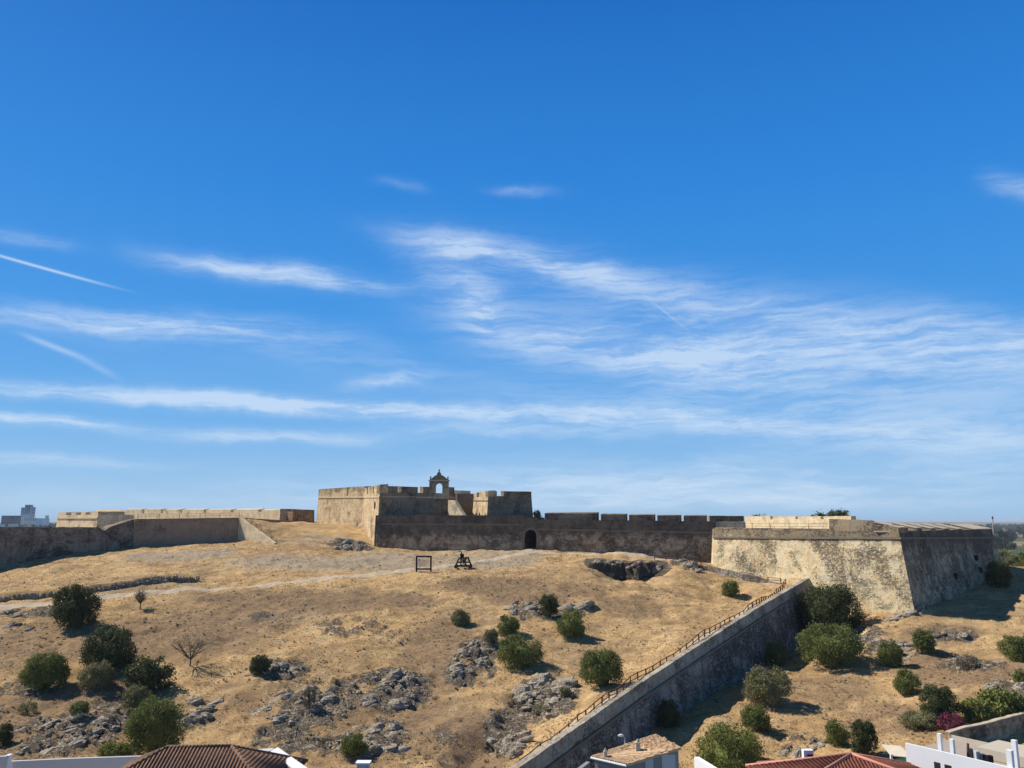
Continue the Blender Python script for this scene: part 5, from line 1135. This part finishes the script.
# ------------------------------------------------------------------ sky, sun
az = math.atan2(-.93, .37); SUN_EL = R(45); sdir = Vector((math.sin(az) * math.cos(SUN_EL), math.cos(az) * math.cos(SUN_EL), math.sin(SUN_EL)))
sd = bpy.data.lights.new('sun', 'SUN'); sd.energy = 5.0; sd.angle = R(.5); sd.color = (1, .94, .85); so = bpy.data.objects.new('sun', sd); COL.objects.link(so)
so.rotation_euler = (-sdir).to_track_quat('-Z', 'Y').to_euler()
w = NT('World', True); S.world = w.m
sky = w.n('ShaderNodeTexSky'); sky.sky_type = 'NISHITA'; sky.sun_disc = False; sky.sun_elevation = SUN_EL; sky.sun_rotation = az; sky.altitude = 40
sky.air_density = 1.0; sky.dust_density = .6; sky.ozone_density = 2.2
hs = w.n('ShaderNodeHueSaturation'); hs.inputs['Saturation'].default_value = 1.28; hs.inputs['Value'].default_value = 1.0; w.t.links.new(sky.outputs[0], hs.inputs['Color'])
tc = w.n('ShaderNodeTexCoord'); nv = w.n('ShaderNodeVectorMath', operation='NORMALIZE'); w.t.links.new(tc.outputs['Generated'], nv.inputs[0])
sx = w.n('ShaderNodeSeparateXYZ'); w.t.links.new(nv.outputs[0], sx.inputs[0])
aa = w.math('ARCTAN2', sx.outputs[0], sx.outputs[1]); el = w.math('ARCSINE', sx.outputs[2])
cv = w.n('ShaderNodeCombineXYZ'); w.put(cv.inputs[0], aa); w.put(cv.inputs[1], el); AE = cv.outputs[0]
def ae(u, v):
    kx, kz = ray(u, v); return math.atan(kx), math.atan2(kz, math.hypot(kx, 1))
# turbulence that bends everything
nz = w.n('ShaderNodeTexNoise'); w.put(nz.inputs['Vector'], AE); nz.inputs['Scale'].default_value = 7; nz.inputs['Detail'].default_value = 5; nz.inputs['Roughness'].default_value = .6
wsub = w.n('ShaderNodeVectorMath', operation='SUBTRACT'); w.put(wsub.inputs[0], nz.outputs['Color']); wsub.inputs[1].default_value = (.5, .5, .5)
wsc = w.n('ShaderNodeVectorMath', operation='MULTIPLY'); w.put(wsc.inputs[0], wsub.outputs[0]); wsc.inputs[1].default_value = (.09, .035, 0)
wad = w.n('ShaderNodeVectorMath', operation='ADD'); w.put(wad.inputs[0], AE); w.put(wad.inputs[1], wsc.outputs[0]); AW = wad.outputs[0]
def streak(u0, v0, u1, v1, wid, st, warp=True, fall=1.0):
    a0, e0 = ae(u0, v0); a1, e1 = ae(u1, v1); L_ = math.hypot(a1 - a0, e1 - e0); dx, dy = (a1 - a0) / L_, (e1 - e0) / L_; W_ = wid / F
    s_ = w.n('ShaderNodeVectorMath', operation='SUBTRACT'); w.put(s_.inputs[0], AW if warp else AE); s_.inputs[1].default_value = ((a0 + a1) / 2, (e0 + e1) / 2, 0)
    d1 = w.n('ShaderNodeVectorMath', operation='DOT_PRODUCT'); w.put(d1.inputs[0], s_.outputs[0]); d1.inputs[1].default_value = (dx / (L_ / 2), dy / (L_ / 2), 0)
    d2 = w.n('ShaderNodeVectorMath', operation='DOT_PRODUCT'); w.put(d2.inputs[0], s_.outputs[0]); d2.inputs[1].default_value = (-dy / W_, dx / W_, 0)
    t = w.math('POWER', w.math('ABSOLUTE', d1.outputs['Value']), 3.0); q = w.math('MULTIPLY', d2.outputs['Value'], d2.outputs['Value'])
    g_ = w.math('EXPONENT', w.math('MULTIPLY', w.math('ADD', t, q), -1.0)); return w.math('MULTIPLY', g_, st)
def fib(angle, sc, stretch, det=6, rough=.62, seed=0):
    mp = w.n('ShaderNodeMapping'); w.put(mp.inputs['Vector'], AW); mp.inputs['Rotation'].default_value = (0, 0, angle); mp.inputs['Scale'].default_value = (1, stretch, 1); mp.inputs['Location'].default_value = (seed * 1.7, seed, seed)
    return w.noise(mp.outputs[0], sc, det, rough, .3)
tot = None
for s_ in [(-80, 306, 300, 330, 10, .55), (60, 318, 360, 345, 12, .3), (-80, 378, 330, 406, 7, .85), (200, 402, 640, 416, 7, .85), (-60, 410, 140, 428, 6, .75), (150, 430, 380, 440, 6, .65), (-80, 461, 170, 462, 5, .45), (165, 256, 390, 284, 9, .8),
           (345, 386, 430, 376, 6, .5), (400, 430, 700, 425, 9, .5), (410, 236, 620, 276, 12, .75), (425, 245, 500, 325, 26, .62), (450, 318, 760, 372, 26, .62), (520, 262, 860, 325, 24, .46), (600, 345, 1100, 388, 38, .56),
           (700, 325, 1100, 345, 20, .35), (520, 402, 1100, 440, 16, .60), (300, 499, 1100, 476, 30, .66), (-80, 500, 400, 505, 14, .18), (490, 188, 560, 190, 5, .28), (975, 180, 1050, 190, 9, .38), (380, 180, 430, 186, 5, .12), (-30, 232, 70, 244, 5, .32), (860, 320, 1100, 360, 24, .25), (200, 340, 500, 380, 18, .16)]:
    v_ = streak(*s_); tot = v_ if tot is None else w.math('ADD', tot, v_)
f1 = fib(R(8), 3.4, 7.0); f2 = fib(R(-20), 7.0, 6.0, 8, .68, seed=3); f3 = fib(R(10), 13.0, 9.0, 8, .68, seed=7)
fb = w.math('ADD', w.math('ADD', w.math('MULTIPLY', f1, .38), w.math('MULTIPLY', f2, .32)), w.math('MULTIPLY', f3, .30))
mod = w.ramp(fb, .40, .60); mod = w.math('ADD', w.math('MULTIPLY', mod, .95), .24)
cl = w.math('MULTIPLY', tot, mod)
# thin contrails stay straight
for s_ in [(-30, 247, 106, 285, 1.2, .75), (24, 335, 80, 357, 2.4, .42), (74, 354, 118, 378, 3, .22), (650, 300, 685, 328, 1.1, .2)]:
    v_ = streak(*s_, warp=False); cl = w.math('ADD', cl, v_)
veil = w.math('MULTIPLY', w.ramp(el, .30, -.02), w.math('MULTIPLY', w.ramp(fib(R(3), 1.6, 5.0, seed=9), .4, .7), .14)); cl = w.math('ADD', cl, veil)
cl = w.math('MINIMUM', cl, .80); cl = w.math('MULTIPLY', cl, w.ramp(el, .0, .02)); cl = w.math('MULTIPLY', cl, .85)
cr_ = w.n('ShaderNodeValToRGB'); w.put(cr_.inputs[0], w.math('DIVIDE', el, R(60)))
def lin(*c): return tuple((x / 255 / 12.92 if x / 255 < .04045 else ((x / 255 + .055) / 1.055) ** 2.4) for x in c)
stops = [(0, (158, 198, 234)), (.04, (144, 192, 236)), (.12, (106, 174, 236)), (.22, (70, 154, 232)), (.38, (48, 136, 222)), (.58, (32, 112, 200)), (.72, (20, 54, 96)), (1.0, (12, 30, 54))]
while len(cr_.color_ramp.elements) < len(stops): cr_.color_ramp.elements.new(.5)
for e_, (p_, c_) in zip(cr_.color_ramp.elements, stops): e_.position = p_; e_.color = (*lin(*c_), 1)
sc_ = w.n('ShaderNodeVectorMath', operation='SCALE'); w.put(sc_.inputs[0], cr_.outputs[0]); sc_.inputs['Scale'].default_value = 8.6
base_sky = w.mix(.93, hs.outputs[0], sc_.outputs[0])
fin = w.mix(cl, base_sky, (6.0, 7.1, 8.4))
bgd = w.n('ShaderNodeBackground'); w.put(bgd.inputs[0], fin); bgd.inputs[1].default_value = .10
wo = w.n('ShaderNodeOutputWorld'); w.t.links.new(bgd.outputs[0], wo.inputs[0])
S.view_settings.view_transform = 'Standard'; S.view_settings.look = 'None'; S.view_settings.exposure = 0.2; S.view_settings.gamma = 1
